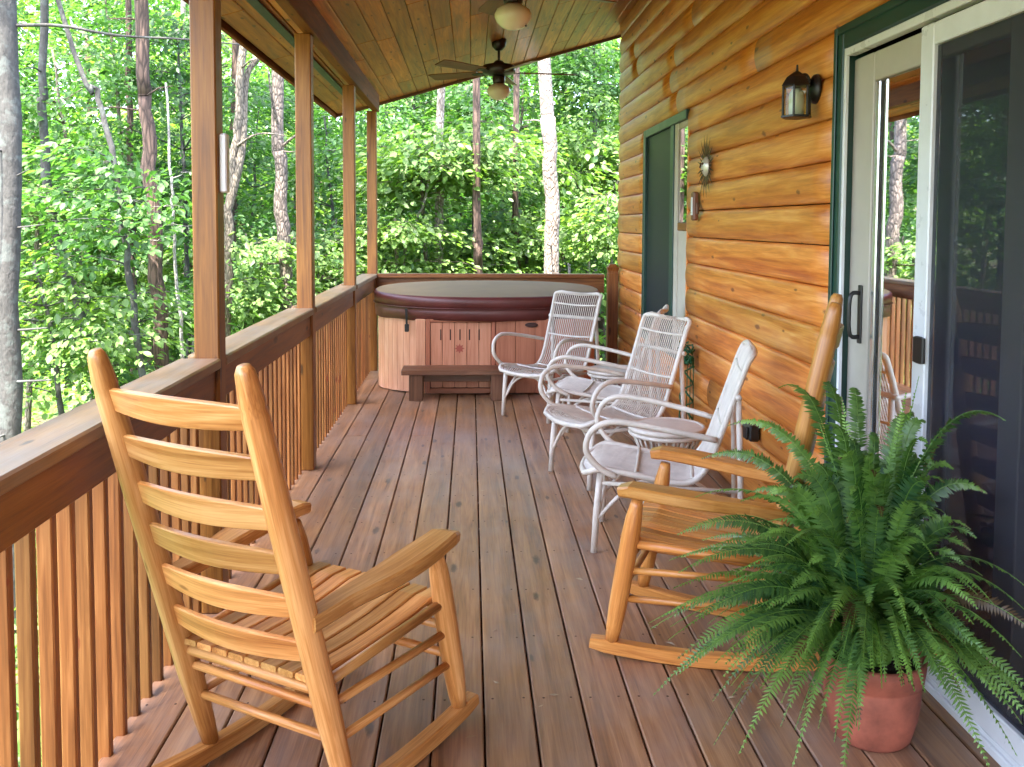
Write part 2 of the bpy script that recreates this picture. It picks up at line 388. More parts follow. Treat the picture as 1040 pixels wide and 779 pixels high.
# ------------------------------------------------------------------ posts, rail sections
post_y = [3.29, 5.222, 7.137, 8.772]
post_words = ['tall brown porch post nearest the camera carrying a white thermometer',
              'square brown porch post between the thermometer post and the slimmer looking posts farther off',
              'square brown porch post, third along the side railing, just before the hot tub',
              'brown porch post standing at the far corner where both railings meet']
for y, w in zip(post_y, post_words):
    t = empty('porch_post', (-.9395, y + .0445, 0)); tag(t, w, 'post', 'porch posts along the railing')
    mb = MB(); mb.bar((0, 0, 0.001), (0, 0, 2.474), .089, .089, (0, 1, 0), .005)
    mb.build('post_shaft', M['post'], t)
rng_rail = random.Random(5)
def rail_section(y0, y1, label):
    t = empty('porch_railing', (-.96, (y0 + y1) / 2, 0)); tag(t, label, 'railing', 'sections of the side railing'); cy = (y0 + y1) / 2
    mb = MB(); mb.box(-.075, .072, y0 + .001 - cy, y1 - .001 - cy, .897, .935, .006); mb.build('cap_rail', M['cap'], t)
    mb = MB(); mb.box(.012, .050, y0 + .001 - cy, y1 - .001 - cy, .775, .8965, .003); mb.build('top_rail', M['rail'], t)
    n = int(round((y1 - y0) / .1005)); 
    for i in range(n):
        yy = y0 + .05 + i * (y1 - y0 - .02) / n - cy
        mb = MB(); w = .026 + rng_rail.uniform(-.002, .003)
        mb.bar((-.012, yy, -.22), (-.012, yy, .8965), .0375, w, (0, 1, 0), .004, tone=rng_rail.random())
        mb.build('baluster', M['baluster'], t)
rail_section(.55, 3.29, 'brown wooden railing section beside the near rocking chair, closest to the camera')
rail_section(3.379, 5.222, 'brown wooden railing section directly beyond the thermometer post')
rail_section(5.311, 7.137, 'brown wooden railing section ending at the post in front of the hot tub')
rail_section(7.226, 8.772, 'short brown railing section along the left flank of the hot tub')
t = empty('porch_railing', (.2, 8.80, 0)); tag(t, 'red brown railing across the far end behind the hot tub', 'railing')
mb = MB(); mb.box(-1.094, 1.09, -.066, .074, .897, .935, .006); mb.build('cap_rail', M['rail'], t)
mb = MB(); mb.box(-1.094, 1.09, -.016, .022, .755, .8965, .003); mb.build('top_rail', M['rail'], t)
for i in range(19):
    mb = MB(); mb.bar((-1.04 + i * .1, .0385, -.2), (-1.04 + i * .1, .0385, .8965), .031, .031, (0, 1, 0), .004); mb.build('baluster', M['baluster'], t)
t = empty('newel_post', (1.345, 8.62, 0)); tag(t, 'reddish newel post with chamfered cap at the house corner', 'post')
mb = MB(); mb.bar((0, 0, .001), (0, 0, .955), .098, .098, (0, 1, 0), .005); mb.build('post_shaft', M['rail'], t)
mb = MB(); mb.sweep([(0, 0, .956), (0, 0, .975), (0, 0, 1.005), (0, 0, 1.04)], [(-.05, -.05), (.05, -.05), (.05, .05), (-.05, .05)], up=(0, 1, 0), scale=[.92, .92, 1.08, .5], fixed=True)
mb.build('post_cap', M['rail'], t)

# ------------------------------------------------------------------ porch roof
roof = empty('porch_roof', (0, 4, 2.9)); tag(roof, 'sloping pine board porch ceiling with beam and eave over the deck', 'roof')
def W(mb): # world coordinates into the roof's own frame
    mb.v = [(x, y - 4, z - 2.9) for x, y, z in mb.v]; return mb
sl = math.atan(.29); ux = Vector((math.cos(sl), 0, math.sin(sl))); nx = Vector((-math.sin(sl), 0, math.cos(sl)))
mb = MB(); e0 = Vector((-1.33, 0, ceil_z(-1.33))); wid = .138; i = 0
while i * wid < 3.2:
    s0, s1 = i * wid + .0018, (i + 1) * wid - .0018
    ys = [-4.0]; 
    while ys[-1] < 9.28: ys.append(min(9.28, ys[-1] + random.uniform(1.1, 3.2)))
    for y0, y1 in zip(ys[:-1], ys[1:]):
        c = e0 + ux * ((s0 + s1) / 2) + nx * .012
        mb.bar(c + Vector((0, y0 + .001, 0)), c + Vector((0, y1 - .001, 0)), s1 - s0, .022, nx, .005)
    i += 1
W(mb).build('ceiling', M['ceiling'], roof)
mb = MB()
a, b = e0 - ux * .06, e0 + ux * 7.6
mb.sweep([a + nx * .11 + Vector((0, -4.1, 0)), a + nx * .11 + Vector((0, 9.36, 0))], [(-.01, -.08), (.01, -.08), (.01, .03), (-.01, .03)], up=nx, fixed=True)
p = [a + nx * .03, b + nx * .03, b + nx * .16, a + nx * .16]
V = [q + Vector((0, -4.1, 0)) for q in p] + [q + Vector((0, 9.36, 0)) for q in p]
mb.add(V, [(0, 1, 2, 3), (7, 6, 5, 4), (0, 4, 5, 1), (1, 5, 6, 2), (2, 6, 7, 3), (3, 7, 4, 0)], [(v.y, v.x, v.z) for v in V])
W(mb).build('roof_slab', M['shingle'], roof)
mb = MB(); 
mb.bar((-.965 + .06, -3.9, 2.56), (-.965 + .06, 8.865, 2.56), .064, .170, (0, 0, 1), .004)
W(mb).build('beam', M['beam'], roof)
mb = MB()
mb.bar(e0 + nx * .02 + Vector((-.025, -4.05, 0)), e0 + nx * .02 + Vector((-.025, 9.3, 0)), .02, .12, nx, .003)
W(mb).build('fascia', M['beam'], roof)
mb = MB(); c0 = e0 + nx * .012 + Vector((0, 9.296, 0))
mb.bar(c0 - ux * .03, c0 + ux * 3.2, .026, .075, nx, .003); W(mb).build('rake_board', M['bench'], roof)
mb = MB(); xs = -1.115; c0 = Vector((xs, 0, ceil_z(xs))) - nx * .012
mb.bar(c0 + Vector((0, -3.9, 0)), c0 + Vector((0, 8.6, 0)), .05, .016, nx, .003)
W(mb).build('vent_strip', M['black'], roof)

# ------------------------------------------------------------------ log cabin
cabin = empty('log_cabin', (WX, 3.0, 0)); tag(cabin, 'honey coloured log sided cabin wall with green trimmed window and patio door', 'cabin')
def Cw(mb): mb.v = [(x - WX, y - 3.0, z) for x, y, z in mb.v]; return mb
CH = .167
holes = [(1.10, 3.455, -.1, 2.17), (5.91, 7.37, .5, 2.17)]
mb = MB(); prof = []
for j in range(9):
    a = j / 8
    prof.append((math.sin(PI * (.06 + .88 * a)) ** .6 * .029 - .010, .004 + a * (CH - .006)))
rl = random.Random(3)
for c in range(-2, 20):
    z0 = c * CH
    if z0 > ceil_z(WX) + .02: break
    segs = [(YBACK, 8.70)]
    for h0, h1, hz0, hz1 in holes:
        if z0 + CH * .5 > hz0 and z0 + CH * .5 < hz1:
            segs = [s for a, b in segs for s in ([(a, h0), (h1, b)] if a < h0 and b > h1 else [(a, b)])]
    for a, b in segs:
        ys = [a]
        while ys[-1] < b: 
            nxt = ys[-1] + rl.uniform(1.6, 3.6)
            ys.append(b if nxt > b - .5 else nxt)
        for y0, y1 in zip(ys[:-1], ys[1:]):
            tn = rl.random()
            pr = [(-q[0], q[1]) for q in prof]     # bulge towards the porch
            n = max(2, int((y1 - y0) / .25)); pts = []
            V, G, F = [], [], []
            for i in range(n + 1):
                yy = y0 + .0006 + (y1 - y0 - .0012) * i / n
                ww = .0016 * math.sin(yy * 2.3 + c * 1.7) + .001 * math.sin(yy * 6.1 + c)
                for px_, pz in pr: V.append((WX + px_ * (1.0) + ww, yy, z0 + pz)); G.append((yy, pz * 1.0, px_))
                V.append((WX + .06, yy, z0 + CH - .002)); G.append((yy, CH, 0)); V.append((WX + .06, yy, z0 + .004)); G.append((yy, 0, 0))
            kk = len(pr) + 2
            for i in range(n):
                for q in range(kk): F.append((i * kk + q, i * kk + (q + 1) % kk, (i + 1) * kk + (q + 1) % kk, (i + 1) * kk + q))
            F.append(tuple(range(kk))[::-1]); F.append(tuple(n * kk + q for q in range(kk)))
            b0 = mb.n; mb.add(V, F, G, tn, True)
Cw(mb).build('wall', M['log'], cabin)
mb = MB()
mb.box(WX + .0, WX + .05, 8.702, 8.725, -.3, ceil_z(WX) + .0, .003, tone=.8)
Cw(mb).build('corner_trim', M['log'], cabin)
mb = MB(); mb.box(WX + .051, 8.5, 8.66, 8.70, -2.2, 3.6, .003, tone=.5); mb.box(WX + .061, WX + .08, YBACK, 1.09, -.3, 3.3, tone=.5)
mb.box(WX + .061, WX + .08, 3.46, 5.90, -.3, 3.3, tone=.5); mb.box(WX + .061, WX + .08, 7.38, 8.65, -.3, 3.3, tone=.5); mb.box(WX + .061, WX + .08, 1.1, 3.455, 2.18, 3.3, tone=.5)
mb.box(WX + .061, WX + .08, 5.905, 7.375, 2.18, 3.3, tone=.5); mb.box(WX + .061, WX + .08, 5.905, 7.375, -.3, .49, tone=.5)
Cw(mb).build('wall_lining', M['dark'], cabin)
mb = MB(); mb.box(1.6, 6.0, -3.1, 8.6, -.05, -.01); mb.box(5.9, 6.0, -3.1, 8.6, 0, 3.2); mb.box(1.6, 5.9, -3.2, -3.1, 0, 3.2); mb.box(1.6, 5.9, 4.7, 4.8, 0, 3.2); mb.box(1.52, 5.9, -3.1, 8.6, 3.0, 3.1)
Cw(mb).build('room_interior', M['dark'], cabin)

# far window
def frame_rect(mb, x0, x1, y0, y1, z0, z1, w, ch=.004, bottom=True):
    mb.box(x0, x1, y0, y0 + w, z0, z1, ch); mb.box(x0, x1, y1 - w, y1, z0, z1, ch)
    mb.box(x0, x1, y0 + w + .0005, y1 - w - .0005, z1 - w, z1 - .0005, ch)
    if bottom: mb.box(x0, x1, y0 + w + .0005, y1 - w - .0005, z0 + .0005, z0 + w, ch)
win = empty('window', (0, 3.715, .5)); win.parent = cabin
def Ww(mb): mb.v = [(x - WX, y - 6.715, z - .5) for x, y, z in mb.v]; return mb
mb = MB(); mb.box(WX - .030, WX + .03, 7.30, 7.385, .50, 2.165, .004); mb.box(WX - .030, WX + .03, 5.915, 7.2995, 2.105, 2.1645, .004); mb.box(WX - .030, WX + .03, 5.915, 7.2995, .5005, .55, .004); Ww(mb).build('casing', M['green'], win)
mb = MB(); mb.box(WX - .010, WX + .03, 5.913, 5.945, .551, 2.104, .002); Ww(mb).build('side_trim', M['log'], win)
mb = MB(); mb.box(WX - .024, WX + .035, 6.30, 6.40, .551, 2.104); Ww(mb).build('mullion', M['green'], win)
mb = MB(); mb.box(WX - .005, WX + .0, 6.401, 7.299, .551, 2.104, .001); Ww(mb).build('screen', M['winscreen'], win)
mb = MB(); mb.box(WX - .014, WX + .03, 6.20, 6.299, .551, 2.104, .004); mb.box(WX - .008, WX + .03, 5.946, 6.1995, 2.06, 2.104, .004); mb.box(WX - .008, WX + .03, 5.946, 6.1995, .551, .60, .004); Ww(mb).build('sash', M['curtain'], win)
mb = MB(); mb.box(WX - .012, WX + .03, 5.946, 6.1995, 1.375, 1.43, .004); Ww(mb).build('meeting_rail', M['rail'], win)
mb = MB(); mb.box(WX - .004, WX + .0, 5.947, 6.199, 1.431, 2.059, .001); Ww(mb).build('pane', M['glass'], win)
mb = MB(); mb.box(WX - .004, WX + .004, 5.947, 6.199, .601, 1.374, .001); Ww(mb).build('blind', M['curtain'], win)
mb = MB(); mb.box(WX + .07, WX + .075, 5.95, 7.32, .56, 2.1, .001); Ww(mb).build('backing', M['dark'], win)

# sliding patio door
door = empty('patio_door', (0, -.7, 0)); door.parent = cabin
def Wd(mb): mb.v = [(x - WX, y - 2.3, z) for x, y, z in mb.v]; return mb
mb = MB()
mb.box(WX - .035, WX + .02, 3.395, 3.472, 0.0, 2.165, .006); mb.box(WX - .035, WX + .02, 1.05, 1.13, 0.0, 2.165, .006); mb.box(WX - .035, WX + .02, 1.1305, 3.3945, 2.075, 2.1645, .006)
mb.box(WX - .043, WX - .0355, 3.44, 3.466, 0.0, 2.16, .003); mb.box(WX - .043, WX - .0355, 1.06, 3.4395, 2.13, 2.16, .003)
Wd(mb).build('casing', M['green'], door)
mb = MB()
mb.box(WX - .030, WX - .016, 3.378, 3.3945, .03, 2.074, .002); mb.box(WX - .030, WX + .03, 1.131, 1.17, .03, 2.074, .003); mb.box(WX - .030, WX + .008, 1.1705, 3.3775, 2.045, 2.0735, .003)
Wd(mb).build('door_frame', M['whitemetal'], door)
mb = MB(); mb.box(WX - .028, WX + .12, 1.14, 3.39, .001, .028, .003); mb.box(WX - .02, WX - .012, 1.15, 3.34, .0285, .045, .002); Wd(mb).build('sill', M['whitemetal'], door)
mb = MB(); mb.box(WX - .0155, WX + .06, 3.396, 3.415, .03, 2.06, .002); Wd(mb).build('jamb', M['green'], door)
mb = MB()
mb.box(WX + .010, WX + .05, 3.225, 3.395, .032, 2.034, .004); mb.box(WX + .010, WX + .05, 2.30, 2.40, .032, 2.034, .004)
mb.box(WX + .010, WX + .05, 2.4005, 3.2245, 1.93, 2.0335, .004); mb.box(WX + .010, WX + .05, 2.4005, 3.2245, .0325, .16, .004)
Wd(mb).build('sliding_sash', M['beige'], door)
mb = MB(); mb.box(WX + .016, WX + .04, 3.19, 3.2245, .161, 1.929, .004); mb.box(WX + .022, WX + .036, 3.145, 3.165, .161, 1.929, .004); Wd(mb).build('glazing_strip', M['alu'], door)
mb = MB(); mb.box(WX + .026, WX + .032, 2.401, 3.1445, .161, 1.929, .001); Wd(mb).build('glass_pane', M['glass'], door)
mb = MB()
mb.box(WX + .085, WX + .12, 2.26, 2.36, .032, 2.034, .004); mb.box(WX + .085, WX + .12, 1.17, 1.27, .032, 2.034, .004); mb.box(WX + .085, WX + .12, 1.271, 2.259, 1.93, 2.0335); mb.box(WX + .085, WX + .12, 1.271, 2.259, .0325, .16)
Wd(mb).build('fixed_sash', M['beige'], door)
mb = MB(); mb.box(WX + .088, WX + .098, 2.215, 2.2585, .161, 1.929, .002); mb.box(WX + .086, WX + .096, 2.12, 2.14, .161, 1.929, .002); Wd(mb).build('glazing_strip', M['alu'], door)
mb = MB(); mb.box(WX + .10, WX + .106, 1.271, 2.259, .161, 1.929, .001); Wd(mb).build('glass_pane', M['glass'], door)
mb = MB()
mb.box(WX - .022, WX + .006, 2.745, 2.825, .046, 2.034, .004); mb.box(WX - .022, WX + .006, 1.18, 1.25, .046, 2.034, .004)
mb.box(WX - .022, WX + .006, 1.2505, 2.7445, 1.965, 2.0335, .004); mb.box(WX - .022, WX + .006, 1.2505, 2.7445, .0465, .12, .004)
Wd(mb).build('screen_frame', M['whitemetal'], door)
mb = MB(); mb.box(WX - .009, WX - .006, 1.251, 2.744, .121, 1.964, .001); Wd(mb).build('screen_panel', M['screen'], door)
mb = MB(); mb.box(WX - .034, WX - .0225, 2.735, 2.80, .99, 1.075, .004); Wd(mb).build('latch', M['black'], door)
mb = MB(); hx = WX - .022
mb.tube(smooth_path([(WX + .012, 3.285, 1.17), (hx - .005, 3.285, 1.165), (hx - .012, 3.285, 1.09), (hx - .005, 3.285, 1.015), (WX + .012, 3.285, 1.01)], 4), .008, 8)
mb.box(WX + .003, WX + .0095, 3.27, 3.30, .985, 1.20, .002); Wd(mb).build('handle', M['black'], door)

# ------------------------------------------------------------------ wall fixtures
t = empty('wall_lantern', (WX - .03, 3.70, 1.97)); tag(t, 'black wall lantern with clear glass beside the patio door', 'lamp')
mb = MB(); mb.v = []; 
mb.lathe([(.058, 0), (.056, .01), (.04, .022), (.018, .03)], (0, 0, 0), 20)
mb.v = [(-z + .012, y, x * 1.05) for x, y, z in mb.v]; mb.build('back_plate', M['black'], t)
mb = MB(); mb.tube(smooth_path([(-.010, 0, .02), (-.03, 0, .055), (-.052, 0, .052)], 4), .008, 8); mb.build('arm', M['black'], t)
LX, LY, LZ = -.068, 0.0, .012
mb = MB(); mb.lathe([(.003, .085), (.005, .06), (.012, .055), (.018, .05), (.035, .035), (.05, .005), (.052, 0), (.049, -.004)], (LX, LY, LZ), 6, smooth=False); mb.v = [((x - LX) * 1.2 + LX, y * 1.2, z) for x, y, z in mb.v]; mb.build('lantern_roof', M['black'], t)
mb = MB()
for q in range(6):
    a = q * PI / 3; mb.bar((LX + .046 * math.cos(a), LY + .046 * math.sin(a), LZ - .12), (LX + .046 * math.cos(a), LY + .046 * math.sin(a), LZ - .003), .007, .007, (math.cos(a), math.sin(a), 0), .001)
mb.lathe([(.044, -.131), (.053, -.128), (.053, -.120), (.044, -.119)], (LX, LY, LZ), 6, smooth=False, cap1=False)
mb.v = [((x - LX) * 1.2 + LX, y * 1.2, z) for x, y, z in mb.v]; mb.build('cage', M['black'], t)
mb = MB(); mb.lathe([(.050, -.118), (.050, -.003)], (LX, LY, LZ), 6, smooth=False, cap0=False, cap1=False); mb.build('glass_pane', M['lampglass'], t)
mb = MB(); mb.lathe([(.030, -.118), (.031, -.06), (.030, -.03), (.018, -.012)], (LX, LY, LZ), 16); mb.build('bulb', M['candle'], t)

t = empty('sun_ornament', (WX - .03, 5.36, 1.76)); tag(t, 'round metal sun face ornament with thin rays hanging on the log wall', 'ornament')
mb = MB(); mb.lathe([(.062, 0), (.058, .012), (.03, .03), (.002, .036)], (0, 0, 0), 24); mb.v = [(-z, y, x) for x, y, z in mb.v]; fc = mb.build('face', M['pewter'], t)
mb = MB(); mb.ball((-.033, -.022, .015), .008, 8); mb.ball((-.033, .022, .015), .008, 8); mb.tube([(-.036, 0, .012), (-.045, 0, -.008)], .005, 6); mb.tube([(-.030, -.02, -.024), (-.036, 0, -.030), (-.030, .02, -.024)], .003, 6)
mb.build('features', M['rust'], fc)
mb = MB()
for q in range(32):
    a = q * 2 * PI / 32; R1 = .19 if q % 2 else .145
    c, s = math.cos(a), math.sin(a); w = .005 if q % 2 else .0065
    p = [(-.004, .05 * c, .05 * s), (-.012, R1 * c, R1 * s)]
    mb.sweep([p[0], ((-.012), (.05 + R1) / 2 * c, (.05 + R1) / 2 * s), p[1]], [(-w, -.0015), (w, -.0015), (w, .0015), (-w, .0015)], up=(1, 0, 0), scale=[.7, 1, .12], fixed=True)
mb.build('rays', M['rust'], t)

t = empty('wall_thermometer', (WX - .0, 5.58, 1.53)); tag(t, 'small reddish wood wall thermometer with white strip below the sun ornament', 'thermometer')
mb = MB(); mb.box(-.062, -.03, -.038, .038, -.088, .088, .008); b_ = mb.build('backboard', M['redwood'], t)
mb = MB(); mb.box(-.067, -.0625, -.02, .02, -.055, .055, .002); mb.build('scale_strip', M['whiteplastic'], t)
mb = MB(); mb.box(-.05, -.03, -.055, -.039, -.05, .02, .005); mb.build('bracket', M['rust'], t)

t = empty('post_thermometer', (-.895, 3.335, 1.63)); tag(t, 'long white plastic thermometer screwed to the side of the nearest porch post', 'thermometer')
mb = MB(); mb.box(.001, .028, -.022, .022, -.105, .105, .005); mb.build('body', M['whiteplastic'], t)
mb = MB(); mb.box(.0282, .0305, -.005, .005, -.085, .085, .001); mb.build('tube', M['pewter'], t)

t = empty('outlet_box', (WX - .02, 4.36, .41)); tag(t, 'black weatherproof outlet box low on the log wall behind the rocking chair', 'outlet box')
mb = MB(); mb.box(-.055, .0, -.05, .05, -.04, .04, .01); mb.build('housing', M['black'], t)
mb = MB(); mb.box(-.068, -.0555, -.042, .042, -.032, .034, .005); mb.build('cover', M['black'], t)

# green wire trellis
t = empty('wire_trellis', (WX - .06, 5.62, 0)); tag(t, 'green wire trellis column with wound leafy top standing against the log wall', 'trellis')
mb = MB()
for ph in (0, PI):
    pts = []
    for i in range(90):
        s = i / 89; a = s * 2 * PI * 2.5 + ph
        pts.append((-.012 + .028 * math.sin(a), .125 * math.cos(a) * (1 - .1 * s), .02 + .56 * s))
    mb.tube(pts, .006, 6)
mb.build('spiral_wire', M['wire'], t)
mb = MB()
for q in range(3): mb.tube([(.012, -.09 + q * .09, .002), (.012, -.08 + q * .08, .60)], .003, 6)
mb.build('stake', M['wire'], t)
mb = MB(); rt = random.Random(9)
for q in range(10):
    pts = []; a0 = rt.uniform(0, 6.28); zc = rt.uniform(.56, .68)
    for i in range(12):
        a = a0 + i * .55; pts.append((-.015 + .035 * math.cos(a), 0.10 * math.sin(a) + rt.uniform(-.015, .015), zc + rt.uniform(-.02, .02)))
    mb.tube(pts, .005, 5)
mb.build('wire_bundle', M['wire'], t)
mb = MB()
for q in range(26):
    c = Vector((-.02 + rt.uniform(-.03, .03), rt.uniform(-.12, .12), rt.uniform(.55, .7))); d = Vector((rt.uniform(-1, .3), rt.uniform(-1, 1), rt.uniform(-1, 1))).normalized() * .03
    s = d.cross(Vector((0, 0, 1))).normalized() * .012
    mb.add([c, c + d * .5 + s, c + d, c + d * .5 - s], [(0, 1, 2, 3)], [(0, 0, 0)] * 4)
mb.build('leaves', M['wire'], t)

# ------------------------------------------------------------------ ceiling fans
def fan(x, y, rot, label):
    zc = ceil_z(x); t = empty('ceiling_fan', (x, y, zc)); tag(t, label, 'ceiling fan', 'ceiling fans along the porch')
    mb = MB(); mb.lathe([(.012, -.085), (.03, -.08), (.058, -.05), (.066, .012)], (0, 0, 0), 24); mb.build('canopy', M['bronze'], t)
    mb = MB(); mb.lathe([(.011, -.19), (.011, -.07)], (0, 0, 0), 12); mb.build('downrod', M['bronze'], t)
    mb = MB(); mb.lathe([(.03, -.165), (.05, -.185), (.062, -.20), (.13, -.205), (.138, -.215), (.138, -.265), (.125, -.275), (.09, -.285), (.05, -.29)], (0, 0, 0), 32); mb.build('motor', M['bronze'], t)
    mb = MB(); mb.lathe([(.05, -.291), (.055, -.30), (.052, -.345), (.047, -.355)], (0, 0, 0), 24); mb.build('light_fitter', M['bronze'], t)
    mb = MB()
    mb.lathe([(.045, -.356), (.058, -.365), (.088, -.385), (.099, -.41), (.098, -.43), (.085, -.455), (.06, -.478), (.03, -.49), (.003, -.494)], (0, 0, 0), 28)
    mb.build('light_globe', M['globe'], t)
    mb = MB(); mb.tube([(.062, -.03, -.34), (.07, -.033, -.40), (.068, -.033, -.47)], .0012, 5); mb.ball((.068, -.033, -.476), .006, 8); mb.build('pull_chain', M['bronze'], t)
    for q in range(5):
        a = rot + q * 2 * PI / 5; c, s = math.cos(a), math.sin(a); d = Vector((c, s, 0)); sd = Vector((-s, c, .22)).normalized(); nn = d.cross(sd)
        mb = MB(); n = 9
        def pr(i, n=n):
            u = i / n; w = .052 + .02 * u if u < .93 else .06
            return [(-w, -.003), (w, -.003), (w, .003), (-w, .003)]
        pts = [d * (.19 + .47 * i / n) + Vector((0, 0, -.262)) for i in range(n + 1)]
        mb.sweep(pts, pr, up=nn, fixed=True); bl = mb.build('blade', M['blade'], t)
        mb = MB(); mb.sweep([d * .12 + Vector((0, 0, -.27)), d * .19 + Vector((0, 0, -.262)), d * .25 + Vector((0, 0, -.268))], [(-.025, -.003), (.025, -.003), (.025, .001), (-.025, .001)], up=nn, fixed=True, scale=[.6, 1.2, .8])
        mb.build('blade_bracket', M['bronze'], bl)
fan(.235, 7.80, .12, 'dark bronze ceiling fan farther away, seen whole against the trees')
fan(.225, 4.98, .50, 'near ceiling fan of which mostly the white light globe shows at the top')

# ------------------------------------------------------------------ hot tub
TX, TY, TA, TB = .145, 8.045, .985, .575
tub = empty('hot_tub', (TX, TY, 0)); tag(tub, 'tan panelled hot tub with maroon vinyl cover in the far corner', 'hot tub')
def outl(k, n=72, e=2.35, a=TA, b=TB):
    th = 2 * PI * k / n; c, s = math.cos(th), math.sin(th)
    return (a * abs(c) ** (2 / e) * (1 if c >= 0 else -1), b * abs(s) ** (2 / e) * (1 if s >= 0 else -1))
def ringmesh(mb, levels, n=72, cap0=False, cap1=True, tone=.5, smooth=True):
    V, G, F = [], [], []
    for i, fn in enumerate(levels):
        for k in range(n):
            p = fn(k); V.append(p); G.append((p[2], k * .05, 0))
    for i in range(len(levels) - 1):
        for k in range(n):
            j = (k + 1) % n; F.append((i * n + k, i * n + j, i * n + n + j, i * n + n + k))
    if cap1: F.append(tuple((len(levels) - 1) * n + k for k in range(n)))
    if cap0: F.append(tuple(range(n))[::-1])
    mb.add(V, F, G, tone, smooth)
lidz = lambda y: .063 * (y + TB)
# cabinet as upright staves: each a thin box following the outline
mb = MB(); mb2 = MB(); NS = 72
def at_out(kf, sc=1.0, e=2.35):
    x, y = outl(kf, NS, e, TA * sc - .035, TB * sc - .045); return Vector((x, y, 0))
k = 0
while k < NS:
    p0, p1 = at_out(k), at_out(k + 1); mid = (p0 + p1) / 2
    front_panel = mid.y < -.42 and -.60 < mid.x
    if not front_panel:
        d = (p1 - p0).normalized(); nrm = Vector((d.y, -d.x, 0))
        p0b, p1b = p0 + d * .0012, p1 - d * .0012
        V = []
        for z in (.012, .63):
            V += [p0b + Vector((0, 0, z)), p1b + Vector((0, 0, z)), p1b - nrm * .02 + Vector((0, 0, z)), p0b - nrm * .02 + Vector((0, 0, z))]
        mb.add(V, [(0, 3, 2, 1), (4, 5, 6, 7), (0, 1, 5, 4), (1, 2, 6, 5), (2, 3, 7, 6), (3, 0, 4, 7)], [(v.z, v.x, v.y) for v in V], .4 + .2 * random.random())
    k += 1
mb.build('cabinet_stave_panel', M['tubwood'], tub)
mb = MB(); ringmesh(mb, [lambda k: (*outl(k, 72, 2.35, TA - .085, TB - .085), .0), lambda k: (*outl(k, 72, 2.35, TA - .085, TB - .085), .63)]); mb.build('inner_shell', M['slot'], tub)
yf = -TB + .062
def vpanel(name, x0, x1, z0, z1, mat, y, n, par, tone=.5):
    mb = MB()
    for i in range(n):
        a = x0 + (x1 - x0) * i / n; b = x0 + (x1 - x0) * (i + 1) / n
        mb.box(a + .0012, b - .0012, y, y + .018, z0, z1, .003, tone=tone + random.uniform(-.15, .15))
    return mb.build(name, mat, par)
vpanel('front_panel', -.60, -.515, .012, .63, M['tubwood'], yf, 1, tub)
ap = vpanel('access_panel', -.475, .025, .06, .60, M['tubpanel'], yf + .004, 5, tub, .45)
mb = MB()
for (a, b, z0, z1) in ((-.512, -.478, .012, .63), (.028, .062, .012, .63)): mb.box(a, b, yf - .006, yf + .02, z0, z1, .003)
mb.box(-.4775, .0275, yf - .006, yf + .02, .603, .63, .003); mb.box(-.4775, .0275, yf - .006, yf + .02, .012, .055, .003)
mb.build('panel_frame', M['tubred'], tub)
vpanel('side_panel', .065, .72, .012, .63, M['tubred'], yf + .002, 4, tub)
mb = MB()
for q in range(5): mb.box(-.395 + q * .079, -.385 + q * .079, yf + .0005, yf + .004, .455, .545, .001)
mb.build('vent_slots', M['slot'], ap)
mb = MB(); pts = []
for q in range(16):
    a = q * 2 * PI / 16 + PI / 2; r = .042 if q % 2 == 0 else .024
    pts.append((-.235 + r * math.cos(a), r * math.sin(a) + .385))
V = [(x, yf + .0025, z) for x, z in pts] + [(x, yf + .0055, z) for x, z in pts]; n = 16
mb.add(V, [tuple(range(n)), tuple(range(2 * n - 1, n - 1, -1))] + [(i, (i + 1) % n, n + (i + 1) % n, n + i) for i in range(n)], [(0, 0, 0)] * 2 * n)
mb.build('emblem', M['emblem'], ap)
mb = MB(); mb.lathe([(.05, 0), (.047, .008), (.03, .012)], (0, 0, 0), 24); mb.v = [(x * 1.1 + .36, yf - z, y * .42 + .58) for x, y, z in mb.v]; mb.build('badge', M['slot'], tub)
mb = MB()
LA, LB = TA, TB
def lv(dz, grow, tilt=1.0): return lambda k: (outl(k, 72, 2.3, LA + grow, LB + grow)[0], outl(k, 72, 2.3, LA + grow, LB + grow)[1], dz + tilt * lidz(outl(k, 72, 2.3, LA + grow, LB + grow)[1]))
wv = lambda f, a: (lambda k: tuple(c + (a * math.sin(k * .9) if i == 2 else 0) for i, c in enumerate(f(k))))
ringmesh(mb, [wv(lv(.615, -.025, 0.3), .004), wv(lv(.62, -.012, .4), .004), lv(.69, -.006, .7), lv(.715, -.016, .8), lv(.722, -.001, .85), lv(.79, .002), lv(.806, -.008), lv(.812, -.022)], cap1=False, cap0=True)
lid = mb.build('cover', M['vinyl'], tub)
mb = MB()
ringmesh(mb, [lv(.8122, -.022), lv(.8145, -.05), lv(.816, -.3)], cap1=True); mb.build('cover_top', M['lidtop'], lid)
mb = MB()
pts = [(outl(k, 72, 2.3, LA + .004, LB + .004)[0], outl(k, 72, 2.3, LA + .004, LB + .004)[1], .718 + .85 * lidz(outl(k, 72, 2.3, LA, LB)[1])) for k in range(36, 73)]
mb.tube(pts, .004, 6); mb.build('seam_piping', M['vinyl'], lid)
sx, sy = outl(46, 72, 2.3, LA + .010, LB + .010)
mb = MB(); mb.bar((sx, sy - .006, .715), (sx + .005, sy - .004, .585), .018, .005, (0, 1, 0), .001); mb.box(sx - .012, sx + .024, sy - .018, sy + .004, .52, .585, .004); mb.build('lock_strap', M['black'], lid)

